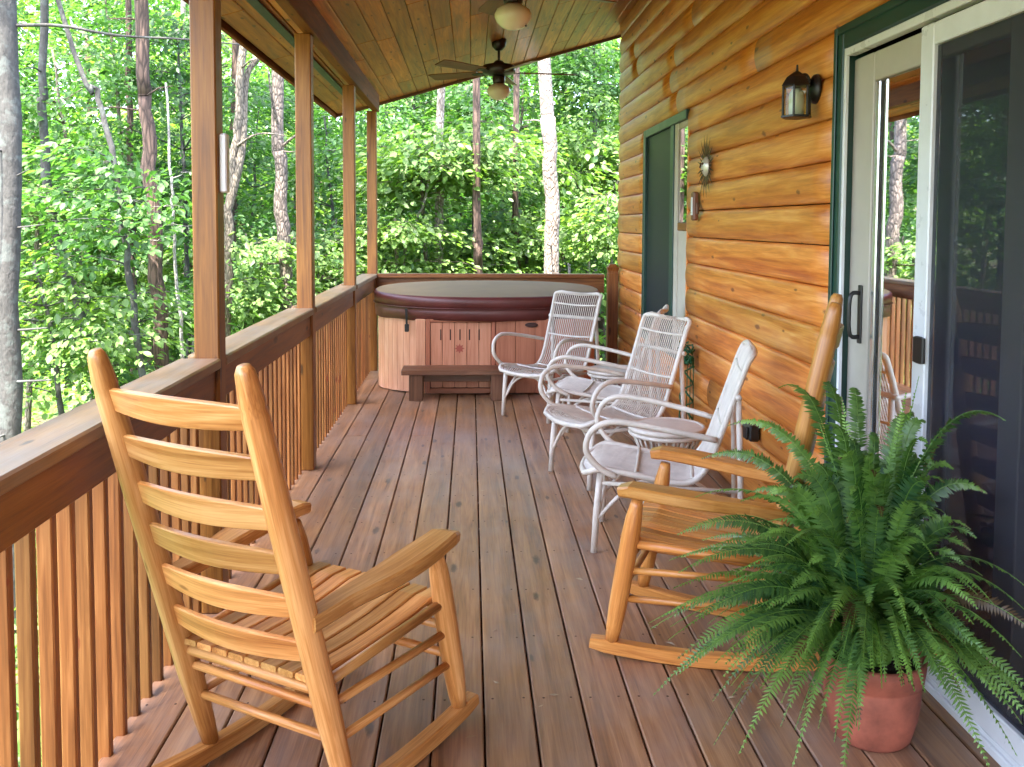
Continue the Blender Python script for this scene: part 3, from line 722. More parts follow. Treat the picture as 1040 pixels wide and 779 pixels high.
# step bench
t = empty('step_bench', (-.10, 7.35, 0)); tag(t, 'low dark wooden step bench in front of the hot tub', 'bench')
mb = MB(); mb.box(-.45, .45, -.115, .03, .212, .25, .004); mb.box(-.45, .45, .034, .16, .212, .25, .004); mb.build('seat', M['bench'], t)
for xx in (-.335, .32):
    mb = MB(); mb.box(xx - .055, xx + .055, -.085, -.045, .001, .2115, .003); mb.box(xx - .055, xx + .055, .06, .10, .001, .2115, .003); mb.build('leg', M['bench'], t)
mb = MB(); mb.box(-.279, .264, .065, .095, .13, .2, .003); mb.build('stretcher', M['bench'], t)

# ------------------------------------------------------------------ rocking chairs
def rocker(P, pose, mat, label, lab_seed):
    wf, wr, d, ob, H, A, fl = P; x0, y0, th = pose
    rs = random.Random(lab_seed)
    t = empty('rocking_chair', (x0, y0, 0), th); tag(t, label, 'rocking chair', 'wooden rocking chairs')
    zb = .055
    rp = lambda s, u: Vector((-d - ob * (1 - u), s * wr, H + (zb - H) * u))          # rear post, u = 0 top
    def rpt(s, z): return rp(s, (H - z) / (H - zb))
    fp = lambda s, z: Vector((-fl * (z - zb) / (A - zb), s * wf, z))
    for s in (1, -1):
        us = [0, .012, .03, .075, .085, .1, .3, .6, .8, .93, 1.0]; rr = [.014, .021, .0235, .0285, .0265, .029, .031, .031, .031, .026, .021]
        mb = MB(); mb.tube([rp(s, u) for u in us], 1.0, 14, tone=rs.random(), scale=rr); mb.build('rear_post', mat, t)
        zs = [zb, .10, .17, .3, .42, A - .06, A - .02, A]; rr = [.021, .026, .030, .031, .030, .027, .021, .018]
        mb = MB(); mb.tube([fp(s, z) for z in zs], 1.0, 14, tone=rs.random(), scale=rr); mb.build('front_post', mat, t)
        # arm: flat shaped board
        mb = MB(); za = A; N = 14; yr = rpt(s, za + .015)
        pts, hw = [], []
        for i in range(N + 1):
            u = i / N; x = (-fl + .055) + (yr.x + .0 - (-fl + .055)) * u
            yc = s * (wf + .012 + (wr - wf - .002) * u + .018 * math.sin(PI * min(1, u * 1.3)))
            pts.append((x, yc, za + .020 + .016 * math.cos(u * PI * .9) - .012 * u - (.008 if i == 0 else 0)))
            hw.append(.030 if i == 0 else (.043 - .004 * math.cos(u * 9) - .02 * max(0, u - .55) / .45))
        th_ = .019
        def pr(i): 
            w = hw[i]; h = th_ * (.8 if i == 0 else 1)
            return [(-w + .006, -h), (w - .006, -h), (w, -h + .006), (w, h - .006), (w - .006, h), (-w + .006, h), (-w, h - .006), (-w, -h + .006)]
        mb.sweep(pts, pr, up=(0, 0, 1), fixed=True, tone=rs.random()); mb.build('arm', mat, t)
        # runner
        mb = MB(); N = 22; pts = []
        for i in range(N + 1):
            x = .07 + (-1.0 - .07) * i / N; f = (x - 0) / (-d); y = s * (wf + (wr - wf) * f)
            pts.append((x, y, .0235 + (x + d * .55) ** 2 / (2 * 2.3)))
        def pr(i):
            h = .022 * (.75 if i in (0, N) else 1); w = .021
            return [(-w + .004, -h), (w - .004, -h), (w, -h + .004), (w, h - .004), (w - .004, h), (-w + .004, h), (-w, h - .004), (-w, -h + .004)]
        mb.sweep(pts, pr, up=(0, 0, 1), fixed=True, tone=rs.random()); mb.build('runner', mat, t)
        for z in (.20, .295):
            mb = MB(); mb.tube([fp(s, z), (fp(s, z) + rpt(s, z + .005)) / 2 , rpt(s, z + .005)], .0115, 10, tone=.5 + .5 * rs.random()); mb.build('side_rung', mat, t)
        mb = MB(); mb.tube([fp(s, .385), rpt(s, .36)], .014, 10, tone=rs.random()); mb.build('seat_rail', mat, t)
    for z in (.21, .30):
        mb = MB(); mb.tube([rpt(1, z), rpt(-1, z)], .0115, 10, tone=.5 + .5 * rs.random()); mb.build('rear_rung', mat, t)
        mb = MB(); mb.tube([fp(1, z + .01), fp(-1, z + .01)], .0125, 10, tone=rs.random()); mb.build('front_rung', mat, t)
    # seat slats, front to back, slightly dished
    n = 8
    for i in range(n):
        v0 = (i + .5) / n * 2 - 1; mb = MB()
        xf, xr = .035 - fl * .66, rpt(1, .37).x - .012
        pts = []
        for k in range(9):
            u = k / 8; w_ = wf * .93 + (wr * .93 - wf * .93) * u
            pts.append((xf + (xr - xf) * u, v0 * w_, .404 - .030 * u - .016 * math.sin(PI * u) - (.012 if k == 0 else 0)))
        hw = (wf * .93) / n - .0035; hr = (wr * .93) / n - .003
        def pr(k): 
            u = k / 8; w = hw + (hr - hw) * u; h = .0075
            return [(-w + .003, -h), (w - .003, -h), (w, -h + .003), (w, h - .003), (w - .003, h), (-w + .003, h), (-w, h - .003), (-w, -h + .003)]
        mb.sweep(pts, pr, up=(0, 0, 1), fixed=True, tone=rs.random()); mb.build('seat_slat', mat, t)
    for zz in ((-.02, fp), ):
        mb = MB(); mb.tube([fp(1, .378), fp(-1, .378)], .015, 10, tone=rs.random()); mb.build('seat_rail', mat, t)
    mb = MB(); mb.tube([rpt(1, .345), rpt(-1, .345)], .014, 10, tone=rs.random()); mb.build('seat_rail', mat, t)
    # back slats, bowed backwards, arched top edge
    upv = (rp(1, 0) - rp(1, 1)).normalized()
    for u in (.104, .209, .319, .419, .522, .628):
        a, b = rp(1, u), rp(-1, u); N = 14; pts = []
        for i in range(N + 1):
            v = i / N; pts.append(a + (b - a) * v + Vector((-1, 0, -.25)).normalized() * (.034 * math.sin(PI * v)))
        def pr(i):
            v = i / N; h0 = -.030; h1 = .020 + .020 * math.sin(PI * min(max(v, .0), 1)) ** .8; w = .0065
            return [(-w, h0 + .003), (-w + .002, h0), (w - .002, h0), (w, h0 + .003), (w, h1 - .003), (w - .002, h1), (-w + .002, h1), (-w, h1 - .003)]
        mb = MB(); mb.sweep(pts, pr, up=upv, fixed=True, tone=rs.random()); mb.build('back_slat', mat, t)
    return t
rocker((.249, .228, .469, .32, 1.13, .539, .119), (-.243, 2.655, 1.023), M['oak'], 'honey wood ladder back rocking chair in front, seen from behind beside the railing', 4)
rocker((.243, .190, .44, .23, 1.185, .532, .080), (.559, 3.142, 2.744), M['oak2'], 'orange toned wooden rocking chair beside the fern, facing the railing', 8)

# ------------------------------------------------------------------ rattan chairs and tables
def arm_chair(name='rattan_armchair'):
    t = empty(name)
    def side(u):   # profile of the scoop: u 0 front edge .. 1 top of the back
        P = [(.27, .345), (.20, .372), (.05, .352), (-.10, .327), (-.19, .335), (-.250, .40), (-.300, .53), (-.358, .70), (-.408, .845), (-.436, .885)]
        return P
    prof = smooth_path([(x, 0, z) for x, z in side(0)], 5); n = len(prof)
    def half(i):   # half-width along the scoop
        u = i / (n - 1); w = .245 - .02 * math.sin(u * PI) - .025 * u
        if u < .10: w *= (.80 + .20 * math.sin(u / .10 * PI / 2))
        if u > .93: w *= (1 - ((u - .93) / .07) ** 2 * .22)
        return w
    L = [Vector((p.x, half(i), p.z)) for i, p in enumerate(prof)]; R = [Vector((p.x, -half(i), p.z)) for i, p in enumerate(prof)]
    top = [Vector((L[-1].x - .012 * math.sin(PI * k / 6), L[-1].y + (R[-1].y - L[-1].y) * k / 6, L[-1].z - .012 * math.sin(PI * k / 6))) for k in range(1, 6)]
    fro = [Vector((R[0].x + .025 * math.sin(PI * k / 6), R[0].y + (L[0].y - R[0].y) * k / 6, R[0].z - .012 * math.sin(PI * k / 6))) for k in range(1, 6)]
    mb = MB(); mb.tube(L + top + R[::-1] + fro, .0135, 8, closed=True); mb.build('rim_frame', M['rattan'], t)
    mb = MB(); NR = 23
    for k in range(1, NR):
        v = k / NR * 2 - 1
        pts = [Vector((p.x + (.018 * (1 - v * v) if i == 0 else 0), v * half(i) * .985, p.z - .010 * (1 - v * v) * math.sin(PI * min(1, i / n * 1.5)))) for i, p in enumerate(prof) if i % 2 == 0 or i == n - 1]
        mb.tube(pts, .0034, 5)
    for i in (10, 20, 31, 38):
        p = prof[i]; mb.tube([Vector((p.x, half(i) * (1 - 2 * k / 8), p.z + .006 - .010 * (1 - (1 - 2 * k / 8) ** 2))) for k in range(9)], .007, 6)
    mb.build('reed_weave', M['rattan'], t)
    for s in (1, -1):
        mb = MB()
        mb.tube(smooth_path([(.13, s * .245, .345), (.20, s * .262, .385), (.255, s * .28, .46), (.235, s * .292, .545), (.165, s * .292, .588), (.06, s * .285, .585), (-.12, s * .27, .555), (-.285, s * .235, .52)], 5), .0135, 8)
        mb.build('arm', M['rattan'], t)
        mb = MB(); mb.tube([(.20, s * .205, .35), (.215, s * .208, .18), (.225, s * .21, .0)], .0155, 10, scale=[1, 1.0, .95]); mb.build('leg', M['rattan'], t)
        mb = MB(); mb.tube([(-.372, s * .205, .70), (-.385, s * .215, .40), (-.395, s * .225, .0)], .0135, 10); mb.build('leg', M['rattan'], t)
        mb = MB()
        mb.tube(smooth_path([(.218, s * .209, .14), (.10, s * .2, .27), (.0, s * .18, .315), (-.12, s * .19, .27), (-.395, s * .222, .10)], 5), .009, 7)
        mb.build('side_brace', M['rattan'], t)
        mb = MB(); mb.tube([(.205, s * .206, .305), (-.40, s * .215, .30)], .0095, 7); mb.build('seat_stretcher', M['rattan'], t)
    mb = MB(); mb.tube(smooth_path([(.218, .209, .12), (.19, .13, .26), (.18, .0, .31), (.19, -.13, .26), (.218, -.209, .12)], 5), .009, 7); mb.build('front_brace', M['rattan'], t)
    mb = MB(); mb.tube([(.207, .21, .31), (.207, -.21, .31)], .011, 8); mb.build('seat_stretcher', M['rattan'], t)
    mb = MB(); mb.tube([(-.372, .24, .70), (-.372, -.24, .70)], .0125, 8); mb.build('back_stretcher', M['rattan'], t)
    return t
def dup(root, name, loc, rz, label, group):
    r = root.copy(); COL.objects.link(r); r.name = name; r.location = loc; r.rotation_euler = (0, 0, rz); r['label'] = label; r['group'] = group
    for ch in list(root.children):
        c = ch.copy(); COL.objects.link(c); c.parent = r
    return r
def seat_at(P, F, near):   # near-front leg position P, facing F; near = +1 if that leg is the chair's left one
    F = Vector((F[0], F[1], 0)).normalized(); left = Vector((-F.y, F.x, 0))
    c = Vector((P[0], P[1], 0)) - left * (.21 * near) - F * .225
    return c, math.atan2(F.y, F.x)
grp = 'white rattan armchairs against the log wall'
chairs = [((.555, 6.43), (-.67, -.74), 1, 'white rattan armchair beside the hot tub, its whole back turned towards the camera'),
          ((.535, 5.74), (-.95, .30), 1, 'white rattan armchair mostly hidden behind another, only arms and back edge showing'),
          ((.635, 4.79), (-.91, -.41), 1, 'white rattan armchair in the middle, back seen half frontally in front of the green trellis'),
          ((.535, 3.87), (-.975, .22), 1, 'white rattan armchair nearest the orange rocking chair, seen in profile')]
proto = None
for P, F, nr, lab in chairs:
    c, a = seat_at(P, F, nr)
    if proto is None:
        proto = arm_chair(); tag(proto, lab, 'armchair', grp); proto.location = c; proto.rotation_euler = (0, 0, a)
    else: dup(proto, 'rattan_armchair', c, a, lab, grp)
def round_table():
    t = empty('rattan_table'); R, Zt = .185, .395
    mb = MB(); mb.lathe([(.002, Zt - .012), (R - .01, Zt - .012), (R - .01, Zt), (.002, Zt)], (0, 0, 0), 36, smooth=False); mb.build('table_top', M['rattan'], t)
    mb = MB(); mb.tube([(R * math.cos(a * PI / 18), R * math.sin(a * PI / 18), Zt - .008) for a in range(36)], .014, 8, closed=True)
    mb.tube([(R * math.cos(a * PI / 18), R * math.sin(a * PI / 18), Zt - .034) for a in range(36)], .011, 8, closed=True); mb.build('rim', M['rattan'], t)
    mb = MB()
    for q in range(28):
        a = q * 2 * PI / 28; mb.tube([(R * .97 * math.cos(a), R * .97 * math.sin(a), Zt - .03), (R * .62 * math.cos(a), R * .62 * math.sin(a), Zt - .17)], .005, 5)
    mb.build('slats', M['rattan2'], t)
    mb = MB(); mb.tube([(R * .62 * math.cos(a * PI / 18), R * .62 * math.sin(a * PI / 18), Zt - .17) for a in range(36)], .01, 8, closed=True); mb.build('lower_ring', M['rattan'], t)
    for q in range(4):
        a = q * PI / 2 + .6; mb = MB(); mb.tube([(R * .60 * math.cos(a), R * .60 * math.sin(a), Zt - .165), (R * .9 * math.cos(a), R * .9 * math.sin(a), 0)], .0125, 8); mb.build('leg', M['rattan'], t)
    return t
tb = round_table(); tb.location = (1.0, 4.57, 0); tag(tb, 'round white rattan side table between the profile chair and the middle chair', 'side table', 'white rattan side tables')
dup(tb, 'rattan_table', (1.02, 6.38, .02 * 0), .4, 'round white rattan side table farther back, nearer the hot tub', 'white rattan side tables')

# ------------------------------------------------------------------ potted fern
PX, PY = 1.105, 2.435
fern = empty('potted_fern', (PX, PY, 0)); tag(fern, 'large bushy sword fern in a terracotta pot by the patio door', 'potted fern')
mb = MB()
mb.lathe([(.112, .001), (.124, .012), (.142, .07), (.150, .12), (.152, .165), (.148, .170), (.158, .176), (.164, .215), (.166, .235), (.158, .240), (.150, .236), (.146, .18)], (0, 0, 0), 44, cap1=False)
mb.v = [(x * .86 + .012, y * .86, z) for x, y, z in mb.v]
pot = mb.build('pot', M['terracotta'], fern)
mb = MB(); mb.lathe([(.147, .205), (.10, .218), (.002, .224)], (0, 0, 0), 28, cap0=False); mb.v = [(x * .86 + .012, y * .86, z) for x, y, z in mb.v]; mb.build('soil', M['soil'], pot)
rf = random.Random(21); MASS = None
def frond(base, ctrl, tip, tipness, wmax, seed):
    r = random.Random(seed); n = 22; ax = bez(base, ctrl, tip, n)
    for p in ax:   # the house wall is solid
        p.x = min(p.x, WX - .062 - PX) if p.x > WX - .062 - PX else p.x
        p.z = max(p.z, .012)
    L = sum((ax[i + 1] - ax[i]).length for i in range(n))
    V, F, T = [], [], []
    def put(vs, fs, ts):
        b = len(V); V.extend(vs); T.extend(ts); F.extend([tuple(i + b for i in f) for f in fs])
    # rachis ribbon (three-sided)
    for i in range(n):
        a, b = ax[i], ax[i + 1]; t = (b - a).normalized(); s = t.cross(Vector((0, 0, 1)));
        s = s.normalized() if s.length > .05 else Vector((1, 0, 0)); u = s.cross(t)
        w = .0022 * (1 - .6 * i / n)
        put([a - s * w, a + s * w, b + s * w, b - s * w], [(0, 1, 2, 3)], [.55] * 4)
        put([a - u * w, a + u * w, b + u * w, b - u * w], [(0, 1, 2, 3)], [.55] * 4)
    hd = Vector((tip[0] - base[0], tip[1] - base[1], 0)); s0 = Vector((hd.y, -hd.x, 0)).normalized() if hd.length > .26 else Vector((1, r.uniform(-.5, .8), 0)).normalized()
    N = max(18, int(L / .0102)); roll = r.uniform(-.5, .5); tb = r.uniform(.05, .5); wmax *= r.uniform(.75, 1.1)
    twist = r.uniform(-.8, .8); dead = r.uniform(.1, .9) if r.random() < .07 else (.05 if r.random() < .2 else 0)
    for i in range(N):
        u = .10 + .90 * (i + .5) / N
        f = u * n; k = min(int(f), n - 1); p = ax[k].lerp(ax[k + 1], f - k); t = (ax[k + 1] - ax[k]).normalized()
        s = (s0 - t * s0.dot(t)).normalized(); nn = s.cross(t).normalized()
        ang = roll + twist * u
        s2 = s * math.cos(ang) + nn * math.sin(ang); n2 = nn * math.cos(ang) - s * math.sin(ang)
        wl = wmax * min(1, (u / .22) ** .6) * (1 - max(0, (u - .45) / .55) ** 1.7) + .003
        for sg in (1, -1):
            ln = wl * r.uniform(.82, 1.08)
            if r.random() < .02: continue
            d = (s2 * sg + t * (.22 + .35 * u + r.uniform(-.12, .12)) + n2 * r.uniform(-.26, .26) - Vector((0, 0, .15))).normalized()
            wd = (.0044 + .0008 * r.random()) * (.45 + .55 * min(1, wl / wmax)); side = t
            c1 = p + d * (ln * .22); m_ = p + d * (ln * .6) - n2 * (ln * .05); e = p + d * ln - n2 * (ln * .16)
            tn = min(.86, max(0, tb + .25 * (r.random() - .5) + tipness * max(0, (u - .72) / .28)))
            if dead > 0 and u > 1 - dead + r.uniform(-.05, .05): tn = 1.0
            put([p - side * wd * .5, c1 - side * wd, m_ - side * wd * .75, e, m_ + side * wd * .75, c1 + side * wd, p + side * wd * .5], [(0, 1, 5, 6), (1, 2, 4, 5), (2, 3, 4)], [tn] * 7)
    if MASS is not None:
        MASS.append((V, F, T)); return
    me = bpy.data.meshes.new('frond'); me.from_pydata([tuple(v) for v in V], [], F)
    a = me.attributes.new('tone', 'FLOAT', 'POINT'); a.data.foreach_set('value', np.array(T, np.float32)); me.materials.append(M['fern'])
    o = bpy.data.objects.new('frond', me); COL.objects.link(o); o.parent = fern
tips = [(.49, 2.32, .39), (.58, 2.5, .55), (.66, 2.62, .62), (.71, 2.75, .70), (.62, 2.02, .20), (.70, 2.12, .30), (.82, 2.85, .78), (.98, 2.85, .90), (1.08, 2.8, .93), (1.15, 2.7, .92),
        (1.25, 2.48, 1.0), (1.345, 2.22, .93), (1.30, 2.60, .86), (1.33, 2.04, .28), (1.22, 2.0, .33), (1.07, 2.07, .36), (1.22, 2.02, .14), (.90, 2.02, .25), (.78, 2.05, .42), (1.34, 2.1, .55), (.55, 2.35, .50), (.80, 2.7, .50),
        (1.02, 2.0, .42), (1.35, 2.3, .72), (.62, 2.62, .44), (.52, 2.2, .30), (1.28, 2.02, .18), (1.34, 2.0, .45), (.60, 2.16, .14), (.66, 2.30, .24), (.62, 2.44, .34), (.74, 2.02, .14), (.84, 1.97, .12), (.98, 1.98, .44), (1.12, 1.96, .48), (.56, 2.28, .28), (.78, 2.2, .16), (1.20, 2.45, .96), (1.06, 2.55, .93), (1.14, 2.38, .88), (.98, 2.5, .86), (1.30, 2.40, .90), (.70, 2.5, .40), (1.02, 2.05, .50), (.86, 2.06, .20)]
cnt = 0
for tp in tips:
    T_ = Vector((tp[0] - PX, tp[1] - PY, tp[2])); a = rf.uniform(0, 2 * PI)
    base = Vector((.05 * math.cos(a), .05 * math.sin(a), .222)); h = T_.xy.length
    ctrl = Vector((T_.x * .38, T_.y * .38, max(T_.z, .35) + .06 + .22 * h)) if h > .25 else Vector((T_.x * .3, T_.y * .3, .6))
    frond(base, ctrl, T_, rf.uniform(.3, .9), rf.uniform(.031, .041), 100 + cnt); cnt += 1

while cnt < 330:
    if cnt == 99: MASS = []
    a = rf.uniform(0, 2 * PI); e = rf.random(); rad = (.20 + .42 * rf.random() ** .8) if cnt < 99 else (.10 + .46 * rf.random())
    x, y = rad * math.cos(a), rad * math.sin(a)
    if x > .23: continue
    z = .95 - rad * 1.05 + rf.uniform(-.22, .10)
    if rf.random() < .42: z = rf.uniform(.14, .5)
    z = max(z, .08)
    if y < -.1 and -.22 < x < .16: z = max(z, .40)
    b0 = Vector((.06 * math.cos(a), .06 * math.sin(a), .222))
    frond(b0, Vector((x * .40, y * .40, max(z, .35) + .05 + .20 * rad)), Vector((x, y, z)), rf.uniform(.05, .8) if rf.random() < .5 else .1, rf.uniform(.029, .041), 300 + cnt); cnt += 1

V, F, T = [], [], []
for v_, f_, t_ in MASS: F += [tuple(i + len(V) for i in q) for q in f_]; V += v_; T += t_
me = bpy.data.meshes.new('fronds'); me.from_pydata([tuple(v) for v in V], [], F)
a = me.attributes.new('tone', 'FLOAT', 'POINT'); a.data.foreach_set('value', np.array(T, np.float32)); me.materials.append(M['fern'])
o = bpy.data.objects.new('fronds', me); COL.objects.link(o); o.parent = fern; o['kind'] = 'stuff'

# ------------------------------------------------------------------ ground
def gz(x, y):
    r = math.hypot(x, y)
    return -2.1 - .05 * max(0, -x - 1.5) + .02 * max(0, y - 12) + .11 * max(0, r - 30) + .25 * math.sin(x * .35 + 1) * math.sin(y * .28)
N = NT('forest_floor'); ob = N.n('ShaderNodeTexCoord').outputs['Object']
nz = N.noise(ob, .9, 6, .65); nz2 = N.noise(ob, 9, 5, .7)
col = N.mix(N.ramp(nz, [(.40, (0, 0, 0)), (.58, (1, 1, 1))]), N.ramp(nz2, [(.3, (.06, .038, .022)), (.7, (.16, .10, .06))]), N.ramp(nz2, [(.3, (.02, .05, .012)), (.7, (.07, .14, .03))]))
b = N.n('ShaderNodeBsdfPrincipled', i_Roughness=.95); N.l(col, b.inputs['Base Color']); N.l(b.outputs[0], N.out.inputs[0]); M['ground'] = N.m
gx = np.concatenate([np.linspace(-160, -40, 13)[:-1], np.linspace(-40, 40, 61), np.linspace(40, 160, 13)[1:]]); gy = np.concatenate([np.linspace(-160, -20, 12)[:-1], np.linspace(-20, 60, 61), np.linspace(60, 180, 13)[1:]])
V = np.array([(x, y, gz(x, y)) for y in gy for x in gx]); nxn = len(gx)
F = np.array([(j * nxn + i, j * nxn + i + 1, (j + 1) * nxn + i + 1, (j + 1) * nxn + i) for j in range(len(gy) - 1) for i in range(nxn - 1)])
o = fast_mesh('ground', V, F, np.zeros(len(V)), M['ground']); tag(o, 'sloping forest floor below the deck', 'ground', kind='structure')

# ------------------------------------------------------------------ leaves and trees
def leaf_arrays(P, D, Nn, Ln, ratio=.55, six=True):
    """one folded leaf per point: base P, direction D, normal Nn, length Ln"""
    D = D / np.linalg.norm(D, axis=1, keepdims=True); S = np.cross(D, Nn); S /= (np.linalg.norm(S, axis=1, keepdims=True) + 1e-9); U = np.cross(S, D)
    Ln = Ln[:, None]; w = Ln * ratio * .5; n = len(P)
    if six:
        base, tip = P, P + D * Ln - U * Ln * .12
        l1 = P + D * Ln * .30 + S * w * .85 + U * w * .25; l2 = P + D * Ln * .62 + S * w + U * w * .2
        r1 = P + D * Ln * .30 - S * w * .85 + U * w * .25; r2 = P + D * Ln * .62 - S * w + U * w * .2
        V = np.stack([base, l1, l2, tip, r2, r1], 1).reshape(-1, 3)
        i = np.arange(n)[:, None] * 6
        F = np.concatenate([i + np.array([[0, 1, 2, 3]]), i + np.array([[0, 3, 4, 5]])], 0); return V, F, 6
    V = np.stack([P, P + D * Ln * .48 + S * w + U * w * .3, P + D * Ln - U * Ln * .1, P + D * Ln * .48 - S * w + U * w * .3], 1).reshape(-1, 3)
    i = np.arange(n)[:, None] * 4
    return V, i + np.array([[0, 1, 2, 3]]), 4

def spray_leaves(C, R, n, size, outward, droop=.25, flat=.18, tone0=.5, g=RNG):
    """n leaves in a flattened disc round C; outward: horizontal heading of the spray"""
    a = g.uniform(0, 2 * PI, n); r = R * np.sqrt(g.uniform(0, 1, n))
    P = np.stack([C[0] + r * np.cos(a), C[1] + r * np.sin(a), C[2] + g.normal(0, flat * R, n) - droop * r * r / max(R, .01)], 1)
    D = np.stack([np.cos(a) * .7 + outward[0] * .7 + g.normal(0, .45, n), np.sin(a) * .7 + outward[1] * .7 + g.normal(0, .45, n), g.normal(-.35, .3, n)], 1)
    Nn = np.stack([g.normal(0, .38, n), g.normal(0, .38, n), np.ones(n)], 1)
    return P, D, Nn, size * g.uniform(.5, 1.35, n), np.clip(tone0 + g.normal(0, .22, n), 0, 1)

def grow(name, label, path, r0, r1, bark, leafm, sprays, lsize, per, group=None, cat='tree', dead=0, extra=None, six=True, limb_r=.02, kink=.02, ratio=.55):
    """path: trunk points; sprays: list of (centre, radius)"""
    base = Vector(path[0]); t = empty(name, base); tag(t, label, cat, group)
    rt = random.Random(hash(label) % 9999 if False else len(label) * 7 + int(abs(base.x * 100)))
    pts = smooth_path(path, 5) if len(path) > 2 else [Vector(path[0]).lerp(Vector(path[1]), i / 8) for i in range(9)]
    n = len(pts); pts = [p + Vector((rt.uniform(-kink, kink), rt.uniform(-kink, kink), 0)) * (1 if 0 < i < n - 1 else 0) for i, p in enumerate(pts)]
    mb = MB(); zt = [p.z for p in pts]
    sc = [r0 + (r1 - r0) * i / (n - 1) for i in range(n)]; sc[0] *= 1.25
    mb.tube([p - base for p in pts], 1.0, 12, scale=[s * (1 + rt.uniform(-.05, .05)) for s in sc])
    for c, R in sprays:
        c = Vector(c)
        cand = [i for i, p in enumerate(pts) if p.z < c.z + .1 - .15 * (c - p).length] or [n // 2]
        i = min(cand, key=lambda i: (pts[i] - c).length); p = pts[i]; d = c - p
        r = max(.006, min(sc[i] * .5, limb_r * (0.4 + .25 * d.length)))
        mid = p + d * .5 + Vector((rt.uniform(-.1, .1), rt.uniform(-.1, .1), .10 * d.length))
        mb.tube([q - base for q in bez(p, mid, c, 5)], 1.0, 5, scale=[r * (1 - .75 * k / 5) for k in range(6)])
        for q in range(3):
            a = rt.uniform(0, 6.28); e = c + Vector((math.cos(a) * R * .8, math.sin(a) * R * .8, rt.uniform(-.1, .1) * R - .1 * R))
            mb.tube([c - d * .08 - base, (c + e) / 2 + Vector((0, 0, .03)) - base, e - base], 1.0, 4, scale=[r * .35, r * .25, r * .12])
    for q in range(dead):
        i = rt.randrange(int(n * .25), n - 1); p = pts[i]; a = rt.uniform(0, 6.28); ln = rt.uniform(.25, .7)
        e = p + Vector((math.cos(a) * ln, math.sin(a) * ln, rt.uniform(-.08, .2) * ln)); m_ = (p + e) / 2 + Vector((0, 0, rt.uniform(-.03, .05)))
        mb.tube([p - base, m_ - base, e - base], 1.0, 5, scale=[.012, .009, .004])
    for ex in (extra or []):
        pp = smooth_path(ex[0], 5); m_ = len(pp); mb.tube([Vector(p) - base for p in pp], 1.0, 7, scale=[ex[1] + (ex[2] - ex[1]) * k / (m_ - 1) for k in range(m_)])
    mb.build('trunk', bark, t)
    if sprays:
        A = []
        for c, R in sprays:
            o2 = np.array([c[0] - base.x, c[1] - base.y]); o2 = o2 / (np.linalg.norm(o2) + 1e-6)
            k = max(6, int(per * (R / .5) ** 1.6 * RNG.uniform(.7, 1.25)))
            A.append(spray_leaves(c, R, k, lsize, o2, tone0=RNG.uniform(.3, .85)))
        P, D, Nn, Ln, T = [np.concatenate(x) for x in zip(*A)]
        V, F, q = leaf_arrays(P - np.array(base), D, Nn, Ln, ratio, six)
        fast_mesh('crown', V, F, np.repeat(T, q), leafm, t)
    return t

def ell(c, r, n, R, rs, hollow=.25):
    """spray centres spread through an ellipsoid"""
    out = []
    while len(out) < n:
        v = Vector((rs.uniform(-1, 1), rs.uniform(-1, 1), rs.uniform(-1, 1)))
        if hollow < v.length < 1: out.append(((c[0] + v.x * r[0], c[1] + v.y * r[1], c[2] + v.z * r[2]), R * rs.uniform(.7, 1.3)))
    return out

def trunk_at(Y, pix, ztop, lean=(0, 0)):
    """trunk line through the surveyed directions at distance Y, from the ground up to ztop"""
    P = [ray_at(x, y, Y) for x, y in pix]; P.sort(key=lambda p: p.z)
    lo, hi = P[0], P[-1]; d0 = (P[1] - P[0]) if len(P) > 1 else Vector((0, 0, 1)); d0 = d0 / max(d0.z, .1)
    g = gz(lo.x, lo.y); b = lo + d0 * .6 * (g - .15 - lo.z); b.z = g - .15
    d1 = (P[-1] - P[-2]) / max((P[-1] - P[-2]).z, .1)
    return [b] + P + [Vector((hi.x + d1.x * (ztop - hi.z) * .5, hi.y + d1.y * (ztop - hi.z) * .5 , ztop))]

S = random.Random(77)
def top_crown(path, n, r, R): 
    c = path[-1]; return ell((c.x, c.y, c.z), r, n, R, S)

# --- trees that can be told apart
p = trunk_at(8.0, [(9, 440), (9, 220), (8, 0)], 9)
b1 = p[3]
grow('hardwood_tree', 'grey lichen spotted tree trunk with dead side twigs at the left edge of the view', p, .098, .078, M['bark_grey'], M['leaf_mid'], top_crown(p, 13, (2.2, 2.2, 1.8), .7), .13, 70, 'trees around the deck', dead=5,
     extra=[([ray_at(8, 26, 8.0), ray_at(60, 26, 8.0), ray_at(120, 36, 8.1), ray_at(190, 40, 8.15), ray_at(260, 47, 8.2)], .017, .006),
            ([ray_at(10, 182, 8.0), ray_at(30, 172, 7.9)], .010, .004), ([ray_at(12, 336, 8.0), ray_at(48, 333, 7.9)], .014, .006), ([ray_at(10, 232, 8.0), ray_at(45, 228, 7.9)], .011, .004), ([ray_at(10, 388, 8.0), ray_at(52, 386, 7.8)], .014, .006)])
p = trunk_at(10.3, [(163, 345), (157, 250), (152, 170), (147, 98), (144, 20)], 11)
grow('hardwood_tree', 'thick dark brown tree trunk leaning slightly left, between the view edge and nearest post', p, .085, .066, M['bark_brown'], M['leaf_mid'], top_crown(p, 15, (2.6, 2.6, 2.2), .8), .15, 60, 'trees around the deck', dead=3)
p = trunk_at(9.5, [(143, 385), (134, 300), (123, 225), (112, 150), (97, 90), (75, 52)], 7.5)
